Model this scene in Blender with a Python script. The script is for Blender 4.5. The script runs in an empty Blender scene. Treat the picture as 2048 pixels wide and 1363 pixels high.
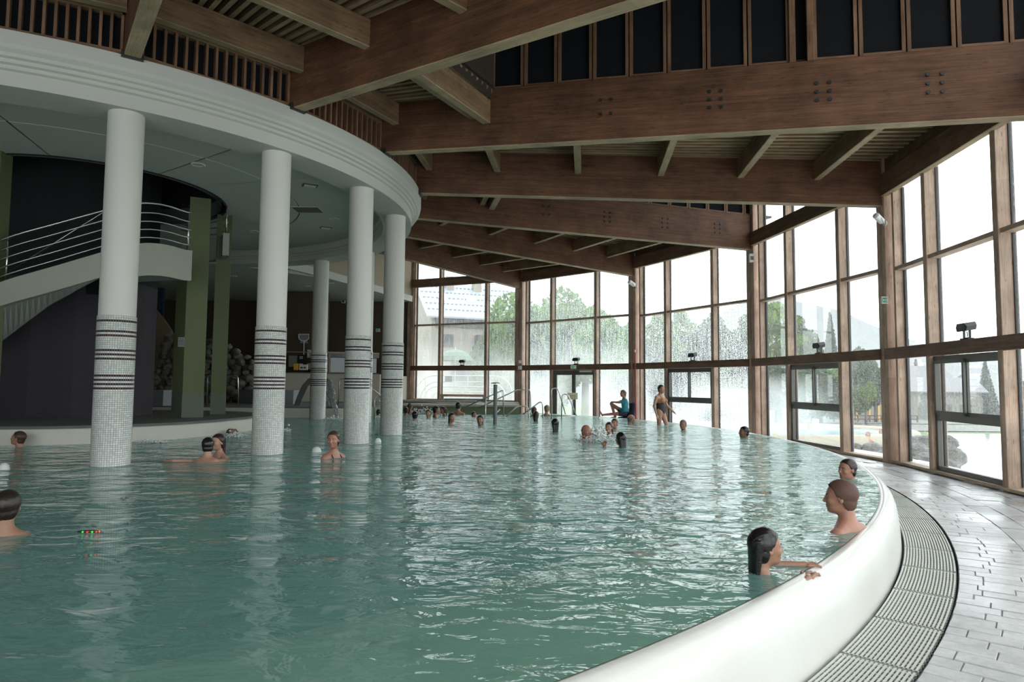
import bpy, bmesh, math, random
import numpy as np
from mathutils import Vector, Matrix
from mathutils import noise as mnoise
sc = bpy.context.scene
COL = sc.collection
# ------------------------------------------------------------------ camera, sky, exposure
F, PITCH, ROLL, H = 1311.1, .0639, .0084, 1.15          # focal length in pixels of the 2048 frame, camera tilt, height over the water
CX, CY = -9.217, 14.335                                  # centre of the round hall
cam = bpy.data.cameras.new('camera'); camo = bpy.data.objects.new('camera', cam); COL.objects.link(camo); sc.camera = camo
cam.sensor_width = 36; cam.lens = F / 2048 * 36; cam.clip_end = 3000; cam.clip_start = .05
_f = Vector((0, math.cos(PITCH), math.sin(PITCH))); _u = Vector((0, -math.sin(PITCH), math.cos(PITCH))); _r = Vector((1, 0, 0))
_c, _s = math.cos(ROLL), math.sin(ROLL)
_R2 = _c * _r + _s * _u; _U2 = -_s * _r + _c * _u
camo.matrix_world = Matrix(((_R2.x, _U2.x, -_f.x, 0), (_R2.y, _U2.y, -_f.y, 0), (_R2.z, _U2.z, -_f.z, H), (0, 0, 0, 1)))
SKY, EXPO = 4.2, 0.0
w = bpy.data.worlds.new('overcast'); sc.world = w; w.use_nodes = True
nt = w.node_tree; nt.nodes.clear()
def wn(t): return nt.nodes.new(t)
o_ = wn('ShaderNodeOutputWorld'); bg = wn('ShaderNodeBackground'); rmp = wn('ShaderNodeValToRGB'); sep = wn('ShaderNodeSeparateXYZ'); tcw = wn('ShaderNodeTexCoord')
nz = wn('ShaderNodeTexNoise'); nz.inputs['Scale'].default_value = 2.2; nz.inputs['Detail'].default_value = 4
mixw = wn('ShaderNodeMix'); mixw.data_type = 'RGBA'; mixw.blend_type = 'MULTIPLY'; mixw.inputs[0].default_value = .16
rmp.color_ramp.elements[0].position = 0; rmp.color_ramp.elements[0].color = (.80, .84, .88, 1)
rmp.color_ramp.elements[1].position = .5; rmp.color_ramp.elements[1].color = (.96, .98, 1.0, 1)
nt.links.new(tcw.outputs['Generated'], sep.inputs[0]); nt.links.new(sep.outputs['Z'], rmp.inputs[0])
nt.links.new(tcw.outputs['Generated'], nz.inputs['Vector'])
nt.links.new(rmp.outputs[0], mixw.inputs[6]); nt.links.new(nz.outputs['Fac'], mixw.inputs[7])
nt.links.new(mixw.outputs[2], bg.inputs['Color']); bg.inputs['Strength'].default_value = SKY
nt.links.new(bg.outputs[0], o_.inputs[0])
vs = sc.view_settings; vs.view_transform = 'Standard'; vs.look = 'None'; vs.gamma = 1; vs.exposure = EXPO; vs.use_curve_mapping = False
cy = sc.cycles; cy.use_denoising = True; cy.max_bounces = 10; cy.diffuse_bounces = 5; cy.glossy_bounces = 4; cy.transparent_max_bounces = 24
cy.transmission_bounces = 4; cy.volume_bounces = 1; cy.sample_clamp_indirect = 6; cy.caustics_reflective = False; cy.caustics_refractive = False
random.seed(7); RNG = np.random.default_rng(7)

# ------------------------------------------------------------------ helpers
def ray(x, y):
    u, v = x - 1024, y - 681.5
    u, v = _c * u + _s * v, -_s * u + _c * v
    a, b = u / F, -v / F
    return Vector((a, math.cos(PITCH) - b * math.sin(PITCH), math.sin(PITCH) + b * math.cos(PITCH)))
def atZ(x, y, z):
    d = ray(x, y); return Vector((0, 0, H)) + d * ((z - H) / d.z)
def atY(x, y, Y):
    d = ray(x, y); return Vector((0, 0, H)) + d * (Y / d.y)
def cp(a, r, z=0.0):
    a = math.radians(a); return Vector((CX + r * math.cos(a), CY + r * math.sin(a), z))
def hx(s):                                                # sRGB 0-255 triple -> linear
    return tuple(((c / 255) / 12.92 if c / 255 <= .04045 else ((c / 255 + .055) / 1.055) ** 2.4) for c in s)

class MB:
    def __init__(s): s.v = []; s.f = []; s.mi = []
    def add(s, vs_, fs, m=0):
        n = len(s.v); s.v += [tuple(v) for v in vs_]; s.f += [tuple(i + n for i in f) for f in fs]; s.mi += [m] * len(fs); return s
    def box(s, x0, x1, y0, y1, z0, z1, m=0):
        return s.add([(x0, y0, z0), (x1, y0, z0), (x1, y1, z0), (x0, y1, z0), (x0, y0, z1), (x1, y0, z1), (x1, y1, z1), (x0, y1, z1)],
                     [(0, 3, 2, 1), (4, 5, 6, 7), (0, 1, 5, 4), (1, 2, 6, 5), (2, 3, 7, 6), (3, 0, 4, 7)], m)
    def prism(s, poly, z0, z1, m=0):                      # poly: ccw xy list
        n = len(poly); vs_ = [(x, y, z0) for x, y in poly] + [(x, y, z1) for x, y in poly]
        return s.add(vs_, [tuple(range(n))[::-1], tuple(range(n, 2 * n))] + [(i, (i + 1) % n, n + (i + 1) % n, n + i) for i in range(n)], m)
    def tube(s, pts, r, n=8, cap=True, m=0):
        pts = [Vector(p) for p in pts]; rs = r if isinstance(r, (list, tuple)) else [r] * len(pts); k = len(pts); vs_ = []
        up = Vector((0, 0, 1)); prev = None
        for i, p in enumerate(pts):
            t = (pts[min(i + 1, k - 1)] - pts[max(i - 1, 0)]).normalized()
            if prev is None:
                a = t.cross(up) if abs(t.z) < .95 else t.cross(Vector((1, 0, 0)))
            else: a = prev - t * prev.dot(t)
            a.normalize(); prev = a; b = t.cross(a)
            for j in range(n):
                q = 2 * math.pi * j / n; vs_.append(p + (a * math.cos(q) + b * math.sin(q)) * rs[i])
        fs = [(i * n + j, i * n + (j + 1) % n, (i + 1) * n + (j + 1) % n, (i + 1) * n + j) for i in range(k - 1) for j in range(n)]
        if cap: fs += [tuple(range(n))[::-1], tuple(range((k - 1) * n, k * n))]
        return s.add(vs_, fs, m)
    def lathe(s, prof, n=48, a0=0, a1=360, c=(0, 0), m=0, closed=False, rfun=None):
        full = abs(a1 - a0) >= 360; k = n if full else n + 1; vs_ = []; P = len(prof)
        for i in range(k):
            a = math.radians(a0 + (a1 - a0) * i / n)
            for r, z in prof:
                if rfun: r = rfun(math.degrees(a), r)
                vs_.append((c[0] + r * math.cos(a), c[1] + r * math.sin(a), z))
        fs = []
        for i in range(n):
            i2 = (i + 1) % k
            for j in range(P if closed else P - 1):
                j2 = (j + 1) % P; fs.append((i * P + j, i2 * P + j, i2 * P + j2, i * P + j2))
        return s.add(vs_, fs, m)
    def build(s, name, mats, parent=None, smooth=False, kind=None, loc=None, mat4=None, W=True):
        me = bpy.data.meshes.new(name); me.from_pydata(s.v, [], s.f)
        mats = mats if isinstance(mats, (list, tuple)) else [mats]
        for m in mats: me.materials.append(m)
        if len(mats) > 1: me.polygons.foreach_set('material_index', s.mi)
        if smooth: me.polygons.foreach_set('use_smooth', [True] * len(s.f))
        me.update(); o = bpy.data.objects.new(name, me); COL.objects.link(o)
        if mat4 is not None: o.matrix_world = mat4
        if loc is not None: o.location = loc
        if parent is not None:
            o.parent = parent
            if W: o.matrix_basis = wmat(parent).inverted() @ (mat4 if mat4 is not None else Matrix.Identity(4))
        if kind: o['kind'] = kind
        return o
def tag(o, label=None, cat=None, group=None, kind=None):
    if label: o['label'] = label
    if cat: o['category'] = cat
    if group: o['group'] = group
    if kind: o['kind'] = kind
    return o
def thing(name, label=None, cat=None, loc=(0, 0, 0), rz=0, group=None, kind=None):
    o = bpy.data.objects.new(name, None); COL.objects.link(o); o.location = loc; o.rotation_euler = (0, 0, rz)
    o.empty_display_size = .1
    return tag(o, label, cat, group, kind)
def copy_tree(o, parent=None):
    c = o.copy(); COL.objects.link(c)
    if parent is not None: c.parent = parent
    for ch in list(o.children): copy_tree(ch, c)
    return c
def frame4(p, q, up=Vector((0, 0, 1))):                   # matrix with local X from p to q
    p, q = Vector(p), Vector(q); x = (q - p).normalized(); y = up.cross(x)
    if y.length < 1e-4: y = Vector((0, 1, 0))
    y.normalize(); z = x.cross(y)
    return Matrix(((x.x, y.x, z.x, p.x), (x.y, y.y, z.y, p.y), (x.z, y.z, z.z, p.z), (0, 0, 0, 1)))
def timber(name, p, q, wd, ht, mat, parent=None, side=None, kind=None, chamfer=True, under=None):
    """a straight member from p to q (centre line), its grain along its own X"""
    p, q = Vector(p), Vector(q); L = (q - p).length
    M4 = frame4(p, q)
    if abs((q - p).normalized().z) > .98 and side is not None:
        x = (q - p).normalized(); y = Vector((side[0], side[1], 0)).normalized(); z = x.cross(y)
        M4 = Matrix(((x.x, y.x, z.x, p.x), (x.y, y.y, z.y, p.y), (x.z, y.z, z.z, p.z), (0, 0, 0, 1)))
    m = MB(); c = min(wd, ht) * .06
    a, b = wd / 2, ht / 2
    sec = [(-a + c, -b), (a - c, -b), (a, -b + c), (a, b - c), (a - c, b), (-a + c, b), (-a, b - c), (-a, -b + c)] if chamfer else [(-a, -b), (a, -b), (a, b), (-a, b)]
    n = len(sec)
    m.add([(0, y, z) for y, z in sec] + [(L, y, z) for y, z in sec],
          [tuple(range(n))[::-1], tuple(range(n, 2 * n))] + [(i, (i + 1) % n, n + (i + 1) % n, n + i) for i in range(n)])
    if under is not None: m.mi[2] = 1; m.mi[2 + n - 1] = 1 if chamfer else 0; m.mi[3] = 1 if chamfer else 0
    o = m.build(name, mat if under is None else [mat, under], None, kind=kind)
    o.matrix_world = M4
    if parent is not None:
        o.parent = parent
        o.matrix_basis = wmat(parent).inverted() @ M4
    return o
def wmat(p):
    b = p.matrix_basis
    return wmat(p.parent) @ b if p.parent else b.copy()

# ------------------------------------------------------------------ materials
class NT:
    def __init__(s, name):
        s.m = bpy.data.materials.new(name); s.m.use_nodes = True; s.t = s.m.node_tree; s.t.nodes.clear()
        s.out = s.n('ShaderNodeOutputMaterial')
    def n(s, t, **k):
        x = s.t.nodes.new(t)
        for a, b in k.items():
            if a[0] == '_': setattr(x, a[1:], b)
            else: x.inputs[a.replace('_', ' ')].default_value = b
        return x
    def l(s, a, b): s.t.links.new(a, b)
    def noise(s, vec, scale, detail=3, rough=.5, dist=0):
        x = s.n('ShaderNodeTexNoise'); x.inputs['Scale'].default_value = scale; x.inputs['Detail'].default_value = detail
        x.inputs['Roughness'].default_value = rough; x.inputs['Distortion'].default_value = dist
        if vec is not None: s.l(vec, x.inputs['Vector'])
        return x.outputs['Fac']
    def coord(s, kind='Object', scale=(1, 1, 1), rot=(0, 0, 0)):
        c = s.n('ShaderNodeTexCoord'); m = s.n('ShaderNodeMapping'); m.inputs['Scale'].default_value = scale; m.inputs['Rotation'].default_value = rot
        s.l(c.outputs[kind], m.inputs['Vector']); return m.outputs[0]
    def ramp(s, fac, stops, interp='LINEAR'):
        r = s.n('ShaderNodeValToRGB'); r.color_ramp.interpolation = interp
        while len(r.color_ramp.elements) < len(stops): r.color_ramp.elements.new(.5)
        for e, (p, c) in zip(r.color_ramp.elements, stops):
            e.position = p; e.color = (*c, 1) if hasattr(c, '__len__') else (c, c, c, 1)
        s.l(fac, r.inputs[0]); return r.outputs[0]
    def mix(s, f, a, b, mode='MIX'):
        x = s.n('ShaderNodeMix'); x.data_type = 'RGBA'; x.blend_type = mode
        for v, i in ((f, 0), (a, 6), (b, 7)):
            if hasattr(v, 'is_linked') or isinstance(v, bpy.types.NodeSocket): s.l(v, x.inputs[i])
            elif i == 0: x.inputs[0].default_value = v
            else: x.inputs[i].default_value = (*v, 1) if len(v) == 3 else v
        return x.outputs[2]
    def math(s, op, a, b=0.0, clamp=False):
        x = s.n('ShaderNodeMath'); x.operation = op; x.use_clamp = clamp
        for i, v in ((0, a), (1, b)):
            if isinstance(v, bpy.types.NodeSocket): s.l(v, x.inputs[i])
            else: x.inputs[i].default_value = v
        return x.outputs[0]
    def bump(s, h, strength=.3, dist=.01):
        b = s.n('ShaderNodeBump'); b.inputs['Strength'].default_value = strength; b.inputs['Distance'].default_value = dist
        s.l(h, b.inputs['Height']); return b.outputs[0]
    def principled(s, color, rough=.6, normal=None, metal=0, spec=.5, coat=0, emis=None, sss=0):
        b = s.n('ShaderNodeBsdfPrincipled')
        for v, i in ((color, 'Base Color'), (rough, 'Roughness')):
            if isinstance(v, bpy.types.NodeSocket): s.l(v, b.inputs[i])
            else: b.inputs[i].default_value = (*v, 1) if i == 'Base Color' else v
        b.inputs['Metallic'].default_value = metal; b.inputs['Specular IOR Level'].default_value = spec; b.inputs['Coat Weight'].default_value = coat
        if sss: b.inputs['Subsurface Weight'].default_value = sss; b.inputs['Subsurface Radius'].default_value = (.02, .008, .004); b.inputs['Subsurface Scale'].default_value = 1
        if normal is not None: s.l(normal, b.inputs['Normal'])
        if emis: b.inputs['Emission Color'].default_value = (*emis[0], 1); b.inputs['Emission Strength'].default_value = emis[1]
        s.l(b.outputs[0], s.out.inputs[0]); return b
def plain(name, col, rough=.6, var=.08, scale=6, metal=0, spec=.5, bump=0, emis=None, coord='Object'):
    t = NT(name); v = t.coord(coord); n = t.noise(v, scale, 5, .6)
    c = t.mix(n, tuple(max(0, x * (1 - var)) for x in col), tuple(min(1, x * (1 + var)) for x in col))
    nr = t.bump(t.noise(v, scale * 12, 4), bump, .004) if bump else None
    t.principled(c, rough, nr, metal, spec, emis=emis); return t.m
def wood(name, c_dark, c_mid, c_light, lam=.045, knots=.5, rough=.62, stain=.35):
    t = NT(name); co = t.n('ShaderNodeTexCoord'); oi = t.n('ShaderNodeObjectInfo')
    vadd = t.n('ShaderNodeVectorMath'); vadd.operation = 'ADD'; comb = t.n('ShaderNodeCombineXYZ')
    k = t.math('MULTIPLY', oi.outputs['Random'], 37.0); t.l(k, comb.inputs[0]); t.l(t.math('MULTIPLY', oi.outputs['Random'], .31), comb.inputs[2])
    t.l(co.outputs['Object'], vadd.inputs[0]); t.l(comb.outputs[0], vadd.inputs[1]); v = vadd.outputs[0]
    def mp(sx, sy, sz):
        m = t.n('ShaderNodeMapping'); m.inputs['Scale'].default_value = (sx, sy, sz); t.l(v, m.inputs['Vector']); return m.outputs[0]
    grain = t.noise(mp(1.3, 30, 30), 1.6, 6, .6, .5)
    col = t.ramp(grain, [(.25, c_dark), (.5, c_mid), (.8, c_light)])
    sp = t.n('ShaderNodeSeparateXYZ'); t.l(v, sp.inputs[0])
    row = t.math('FLOOR', t.math('DIVIDE', sp.outputs['Z'], lam))
    seg = t.math('FLOOR', t.math('DIVIDE', t.math('ADD', sp.outputs['X'], t.math('MULTIPLY', row, 1.37)), 2.6))
    wnn = t.n('ShaderNodeTexWhiteNoise'); wnn.noise_dimensions = '2D'; cb = t.n('ShaderNodeCombineXYZ'); t.l(row, cb.inputs[0]); t.l(seg, cb.inputs[1]); t.l(cb.outputs[0], wnn.inputs['Vector'])
    col = t.mix(.6, col, t.ramp(wnn.outputs['Value'], [(0, .66), (1, 1.12)]), 'MULTIPLY')
    kn = t.n('ShaderNodeTexVoronoi'); kn.inputs['Scale'].default_value = 1; t.l(mp(3.4, 15, 15), kn.inputs['Vector'])
    kf = t.ramp(kn.outputs['Distance'], [(.08, 1.0), (.17, 0.0)])
    col = t.mix(t.math('MULTIPLY', kf, knots), col, tuple(x * .25 for x in c_dark))
    st = t.ramp(t.noise(mp(1.1, 1.5, 1.5), 1.3, 5, .65), [(.35, 1 - stain), (.7, 1.08)])
    col = t.mix(1.0, col, st, 'MULTIPLY')
    t.principled(col, rough, t.bump(grain, .25, .003), spec=.35); return t.m
M = {}
M['beam'] = wood('glulam', (.095, .040, .020), (.165, .074, .037), (.24, .118, .062), stain=.45)
M['purlin'] = wood('purlin_wood', (.17, .095, .05), (.27, .165, .09), (.36, .235, .135), lam=.2)
M['slat'] = wood('slat_wood', (.20, .12, .06), (.31, .195, .11), (.40, .27, .16), lam=5, knots=.35)
M['post'] = wood('post_wood', (.38, .235, .155), (.57, .41, .31), (.70, .55, .44), lam=.11, knots=.55)
M['sillwood'] = wood('sill_wood', (.38, .28, .19), (.50, .39, .28), (.6, .5, .38), lam=5, knots=.3)
M['under'] = wood('lighter_underside', (.30, .21, .115), (.42, .32, .19), (.52, .41, .27), lam=5, knots=.35)  # lighter wood tone for the bottom faces of roof members and headers
M['rail'] = wood('rail_wood', (.13, .068, .04), (.21, .12, .075), (.28, .175, .115), lam=.12)
M['screenframe'] = wood('screen_frame_wood', (.15, .075, .04), (.26, .14, .078), (.36, .21, .125), lam=5, knots=.3)
M['black'] = plain('black_felt', (.012, .013, .015), .95, .3, 60, spec=.1)
M['deckdark'] = plain('roof_deck', (.035, .022, .014), .9, .2, 8)
M['white'] = plain('white_plaster', (.51, .505, .455), .75, .03, 2.5, bump=.15)
M['ceil'] = plain('ceiling_plaster', (.54, .545, .49), .8, .04, 1.5)
M['parapet'] = plain('cream_parapet', (.38, .37, .31), .8, .05, 3)
M['column'] = plain('column_paint', (.60, .585, .53), .55, .03, 3, bump=.05)
M['purple'] = plain('purple_plaster', (.040, .033, .042), .85, .15, 2.2, bump=.2)
M['green'] = plain('green_paint', (.115, .135, .055), .6, .06, 3)
M['greenbase'] = plain('green_plinth', (.10, .125, .085), .5, .1, 5)
M['brown'] = plain('brown_wall', (.085, .06, .038), .85, .08, 2)
M['tanwall'] = plain('tan_wall', (.34, .27, .19), .85, .05, 2)
M['beige'] = plain('beige_wall', (.42, .385, .31), .8, .05, 2)
M['steel'] = plain('brushed_steel', (.62, .62, .60), .28, .06, 20, metal=1)
M['greyframe'] = plain('grey_aluminium', (.115, .115, .10), .5, .05, 10, metal=0)
M['darkmetal'] = plain('dark_metal', (.03, .032, .034), .5, .1, 10)
M['boltm'] = plain('bolt_metal', (.05, .052, .05), .45, .1, 30, metal=.6)
M['whiteplastic'] = plain('white_plastic', (.72, .72, .70), .4, .03, 5)
M['concrete'] = plain('bench_concrete', (.24, .25, .26), .8, .15, 6, bump=.3)
M['slateedge'] = plain('slate_cap', (.12, .125, .115), .6, .35, 3.5, bump=.5)
M['olive'] = plain('olive_wall', (.17, .19, .11), .7, .08, 3)
M['poolwhite'] = plain('cream_pool_shell', (.66, .63, .55), .45, .05, 3)

# ------------------------------------------------------------------ layout of the hall
POST = {0: (7.94, 13.64), 1: (7.30, 19.54), 2: (4.69, 24.80), 3: (.40, 28.98), 4: (-4.83, 31.45)}
for k, a in ((-1, -18.9), (-2, -37.5), (-3, -54.5), (-4, -72), (-5, -90), (-6, -108)):
    POST[k] = tuple(cp(a, 17.6))[:2]
DECK, ISL = -.42, .33
# roof beams: inner angle, inner bottom, outer point, outer bottom
BEAM = {0: (1.8, 5.38, 4.92), -1: (-17, 5.49, 4.80), -2: (-35.7, 5.46, 4.66), -3: (-54.8, 5.46, 4.8), -4: (-73, 5.46, 4.9), -5: (-91, 5.46, 4.9), -6: (-109, 5.46, 4.9),
        1: (21, 5.40, 5.18), 2: (40, 5.47, 5.22), 3: (58, 5.49, 5.32), 4: (77, 5.49, 5.35)}
BD = {k: 1.05 for k in BEAM}; BD[0] = .98
def bp(k, R, dz=0.0):                                     # point on beam k at distance R from the centre
    a, z0, z1 = BEAM[k]; A = cp(a, 7.0); B = Vector((*POST[k], 0)); t = (R - 7.0) / 10.3
    q = A.lerp(B, t); q.z = z0 + (z1 - z0) * t + dz; return q

# ------------------------------------------------------------------ water, pool shell
def water_mat():
    t = NT('pool_water')
    v = t.coord('Object')
    def nn(sc_, sx, sy, det, rot=0):
        m = t.n('ShaderNodeMapping'); m.inputs['Scale'].default_value = (sx, sy, 1); m.inputs['Rotation'].default_value = (0, 0, rot)
        t.l(v, m.inputs['Vector']); return t.noise(m.outputs[0], sc_, det, .5, .6)
    big = nn(1.1, 1, 1.5, 2, .2); mid = nn(3.4, 1, 1.8, 3, -.15); sm = nn(11, 1, 1.3, 2, .4)
    h = t.math('ADD', t.math('MULTIPLY', big, 1.0), t.math('ADD', t.math('MULTIPLY', mid, .38), t.math('MULTIPLY', sm, .05)))
    gg = t.n('ShaderNodeNewGeometry'); vl = t.n('ShaderNodeVectorMath'); vl.operation = 'DISTANCE'; t.l(gg.outputs['Position'], vl.inputs[0]); vl.inputs[1].default_value = (-2.0, -1.0, 0)
    calm = t.n('ShaderNodeMapRange'); calm.inputs[1].default_value = 4; calm.inputs[2].default_value = 15; calm.inputs[3].default_value = .55; calm.inputs[4].default_value = 1.55; t.l(vl.outputs['Value'], calm.inputs[0])
    nrm = t.bump(t.math('MULTIPLY', h, calm.outputs[0]), 1.0, .082)
    tr = t.n('ShaderNodeBsdfTransparent'); tr.inputs[0].default_value = (.74, .93, .90, 1)
    gl = t.n('ShaderNodeBsdfGlossy'); gl.inputs['Roughness'].default_value = .03; gl.inputs[0].default_value = (1, 1, 1, 1); t.l(nrm, gl.inputs['Normal'])
    milky = t.n('ShaderNodeBsdfDiffuse'); milky.inputs[0].default_value = (.33, .67, .61, 1)
    mm = t.n('ShaderNodeMixShader'); lw = t.n('ShaderNodeLayerWeight'); lw.inputs[0].default_value = .5; t.l(t.math('ADD', t.math('MULTIPLY', t.math('POWER', lw.outputs['Facing'], 6.0), .62), .26), mm.inputs[0]); t.l(tr.outputs[0], mm.inputs[1]); t.l(milky.outputs[0], mm.inputs[2])
    fr = t.n('ShaderNodeFresnel'); fr.inputs[0].default_value = 1.33; t.l(nrm, fr.inputs['Normal'])
    mx = t.n('ShaderNodeMixShader'); t.l(fr.outputs[0], mx.inputs[0]); t.l(mm.outputs[0], mx.inputs[1]); t.l(gl.outputs[0], mx.inputs[2])
    t.l(mx.outputs[0], t.out.inputs[0]); return t.m
M['water'] = water_mat()
M['poolfloor'] = plain('pool_floor', (.36, .66, .60), .7, .15, .8)
M['poolledge'] = plain('pool_ledge', (.88, .92, .66), .7, .10, 1.2)
def isl_r(a, r=3.0):
    a = (a + 180) % 360 - 180
    k = max(0, min(1, (a + 10) / 60)) if a < 110 else max(0, 1 - (a - 110) / 60)
    return r + .72 * (k * k * (3 - 2 * k))
BACK = [(-1.6, 24.6), (1.4, 24.6)]
# the surface of the water: a polygon bounded by the rim and by the wall behind
m = MB()
rim = [cp(a, 15.02) for a in np.linspace(-150, 44, 130)]
poly = [(p.x, p.y) for p in rim] + [(-4.5, 24.4), (-4.9, 20.9), (-27, 20.9), (-27, 3)]
bmw = bmesh.new(); f_ = bmw.faces.new([bmw.verts.new((x, y, 0)) for x, y in poly])
me = bpy.data.meshes.new('pool_water'); bmw.to_mesh(me); bmw.free(); me.materials.append(M['water'])
wo = bpy.data.objects.new('pool_water', me); COL.objects.link(wo); tag(wo, kind='structure')
# shell: floor, rounded overflow rim
m = MB(); m.lathe([(0.01, -1.35), (9.2, -1.35), (14.2, -1.25), (14.2, -.94)], 96, -150, 60, (CX, CY))
m.add([(-27, 3, -1.35), (CX, 3, -1.35), (CX, 22, -1.35), (-27, 22, -1.35)], [(0, 1, 2, 3)])
m.add([(-12, 14, -1.352), (2, 14, -1.352), (2, 25, -1.352), (-12, 25, -1.352)], [(0, 1, 2, 3)])
m.build('pool_floor', M['poolfloor'], smooth=False, kind='structure')
m = MB(); m.lathe([(12.72, -1.34), (12.72, -.47), (12.75, -.45), (14.9, -.45), (14.94, -.3)], 140, -150, 30, (CX, CY)); m.build('pool_ledge', M['poolledge'], smooth=False, kind='structure')
t = NT('overflow_rim'); v = t.coord('Object'); n1 = t.noise(v, 1.2, 4); n2 = t.noise(t.coord('Object', (8, 8, 1)), 3, 4)
t.principled(t.ramp(n1, [(.3, (.72, .71, .665)), (.7, (.79, .785, .75))]), .28, t.bump(n2, .14, .01), spec=.6, coat=.15); M['rim'] = t.m
prof = [(14.93, -.6), (14.935, -.24), (14.95, -.10), (14.975, -.04), (15.01, -.008), (15.045, .004), (15.08, -.004), (15.125, -.035), (15.155, -.075), (15.175, -.13), (15.19, -.22), (15.2, -.34), (15.205, -.46)]
m = MB(); m.lathe(prof, 200, -150, 50, (CX, CY)); m.build('overflow_rim', M['rim'], smooth=True, kind='structure')

# ------------------------------------------------------------------ drain grate, made of segments
M['grate'] = plain('grate_plastic', (.60, .62, .57), .4, .05, 10)
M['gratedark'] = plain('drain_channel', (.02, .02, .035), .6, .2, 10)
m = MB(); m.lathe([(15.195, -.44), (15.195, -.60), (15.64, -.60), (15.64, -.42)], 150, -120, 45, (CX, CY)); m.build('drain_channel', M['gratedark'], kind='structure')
seg_edges = [-58 + 3.05 * i for i in range(24)]
ORD = ['just outside the bottom edge of the photo', 'outside the bottom edge, next to the view', 'under the camera', 'touching the bottom edge of the photo', 'second from the bottom edge of the photo', 'third from the bottom edge of the photo', 'fourth from the bottom edge of the photo', 'fifth from the bottom edge of the photo', 'sixth from the bottom edge of the photo', 'seventh from the bottom edge of the photo', 'eighth from the bottom edge of the photo', 'farthest one still in sight along the rim']
def grate_seg(a0, a1, lab):
    if lab is None:
        g = thing('drain_grate_run', kind='structure', loc=cp((a0 + a1) / 2, 15.43, -.5))
    else: g = thing('drain_grate', 'cream slatted drain grate segment, ' + lab, 'drain grate', cp((a0 + a1) / 2, 15.43, -.5), group='drain grate segments along the pool rim')
    nb = 17; W0, W1 = 15.225, 15.625; p = (W1 - W0) / nb
    bars = MB()
    for i in range(nb):
        r0 = W0 + i * p + p * .25; r1 = r0 + p * .50
        bars.lathe([(r0, -.431), (r0, -.425), (r1, -.425), (r1, -.431)], 10, a0 + .06, a1 - .06, (CX, CY), closed=True)
    bars.build('bars', M['grate'], g, kind='stuff')
    cr = MB()
    for j in range(13):
        a = a0 + .12 + (a1 - a0 - .24) * j / 12; c = cp(a, 15.425); d = Vector((math.cos(math.radians(a)), math.sin(math.radians(a)), 0)); e = Vector((-d.y, d.x, 0))
        wd = .005 if 0 < j < 12 else .009; q = [c - d * .2 - e * wd, c + d * .2 - e * wd, c + d * .2 + e * wd, c - d * .2 + e * wd]
        cr.prism([(x.x, x.y) for x in q], -.452, -.432)
    cr.build('cross_ribs', M['grate'], g, kind='stuff')
for i, (a0, a1) in enumerate(zip(seg_edges[:-1], seg_edges[1:])): grate_seg(a0, a1, ORD[i] if i < 12 else None)

# ------------------------------------------------------------------ stone deck
def stone_mat(name, c0, c1, rough, wet):
    t = NT(name); oi = t.n('ShaderNodeObjectInfo'); g = t.n('ShaderNodeNewGeometry')
    n = t.noise(g.outputs['Position'], 3.5, 6, .65); n2 = t.noise(g.outputs['Position'], 26, 5, .7); n3 = t.noise(g.outputs['Position'], .9, 3)
    c = t.ramp(n, [(.3, c0), (.7, c1)]); c = t.mix(.45, c, t.ramp(oi.outputs['Random'], [(0, .72), (1, 1.15)]), 'MULTIPLY')
    c = t.mix(.4, c, t.ramp(n2, [(.3, .7), (.7, 1.2)]), 'MULTIPLY')
    rr = t.ramp(n3, [(.4, rough), (.6, wet)])
    t.principled(c, rr, t.bump(t.math('ADD', t.math('MULTIPLY', n2, .7), n), .5, .006), spec=.5); return t.m
M['stone'] = stone_mat('deck_stone', (.46, .47, .48), (.70, .71, .72), .45, .15)
M['stone2'] = stone_mat('deck_flagstone', (.30, .31, .32), (.48, .49, .50), .45, .2)
M['grout'] = plain('deck_mortar', (.27, .27, .27), .8, .2, 5)
fl = thing('floor', loc=(0, 0, 0), kind='structure')
m = MB(); m.lathe([(15.64, -.4275), (17.9, -.4275)], 120, -130, 57, (CX, CY)); m.build('mortar_bed', M['grout'], fl, kind='structure')
def stone_poly(pts, z1, seedv):
    m = MB(); n = len(pts); c = Vector((sum(p[0] for p in pts) / n, sum(p[1] for p in pts) / n)); zt = z1
    ins = [((p[0] - c.x) * .985 + c.x, (p[1] - c.y) * .965 + c.y) for p in pts]
    m.add([(*p, -.44) for p in pts] + [(*p, zt - .004) for p in pts] + [(*p, zt) for p in ins],
          [(i, (i + 1) % n, n + (i + 1) % n, n + i) for i in range(n)] + [(n + i, n + (i + 1) % n, 2 * n + (i + 1) % n, 2 * n + i) for i in range(n)] + [tuple(range(2 * n, 3 * n))])
    return m
rs = random.Random(3); near_n = 0; far_stones = MB()
def sector(a0, a1, r0, r1): return [tuple(cp(a, r))[:2] for a, r in ((a0, r0), (a0, r1), (a1, r1), (a1, r0))]
def lay(a0, a1, r0, r1, gap, mat):
    global near_n
    ga = math.degrees(gap / r0) / 2
    pts = sector(a0 + ga, a1 - ga, r0 + gap / 2, r1 - gap / 2); zt = DECK + rs.uniform(-.004, .004)
    m = stone_poly(pts, zt, 0)
    cxm = sum(p[0] for p in pts) / 4; cym = sum(p[1] for p in pts) / 4
    vis = cym > 2.2 and math.hypot(cxm, cym) < 9.5
    if vis and near_n < 290:
        near_n += 1; m.build('paving_stone', mat, fl)
    else: far_stones.add(m.v, m.f, 0 if mat is M['stone'] else 1)
a = -60.0
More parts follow.
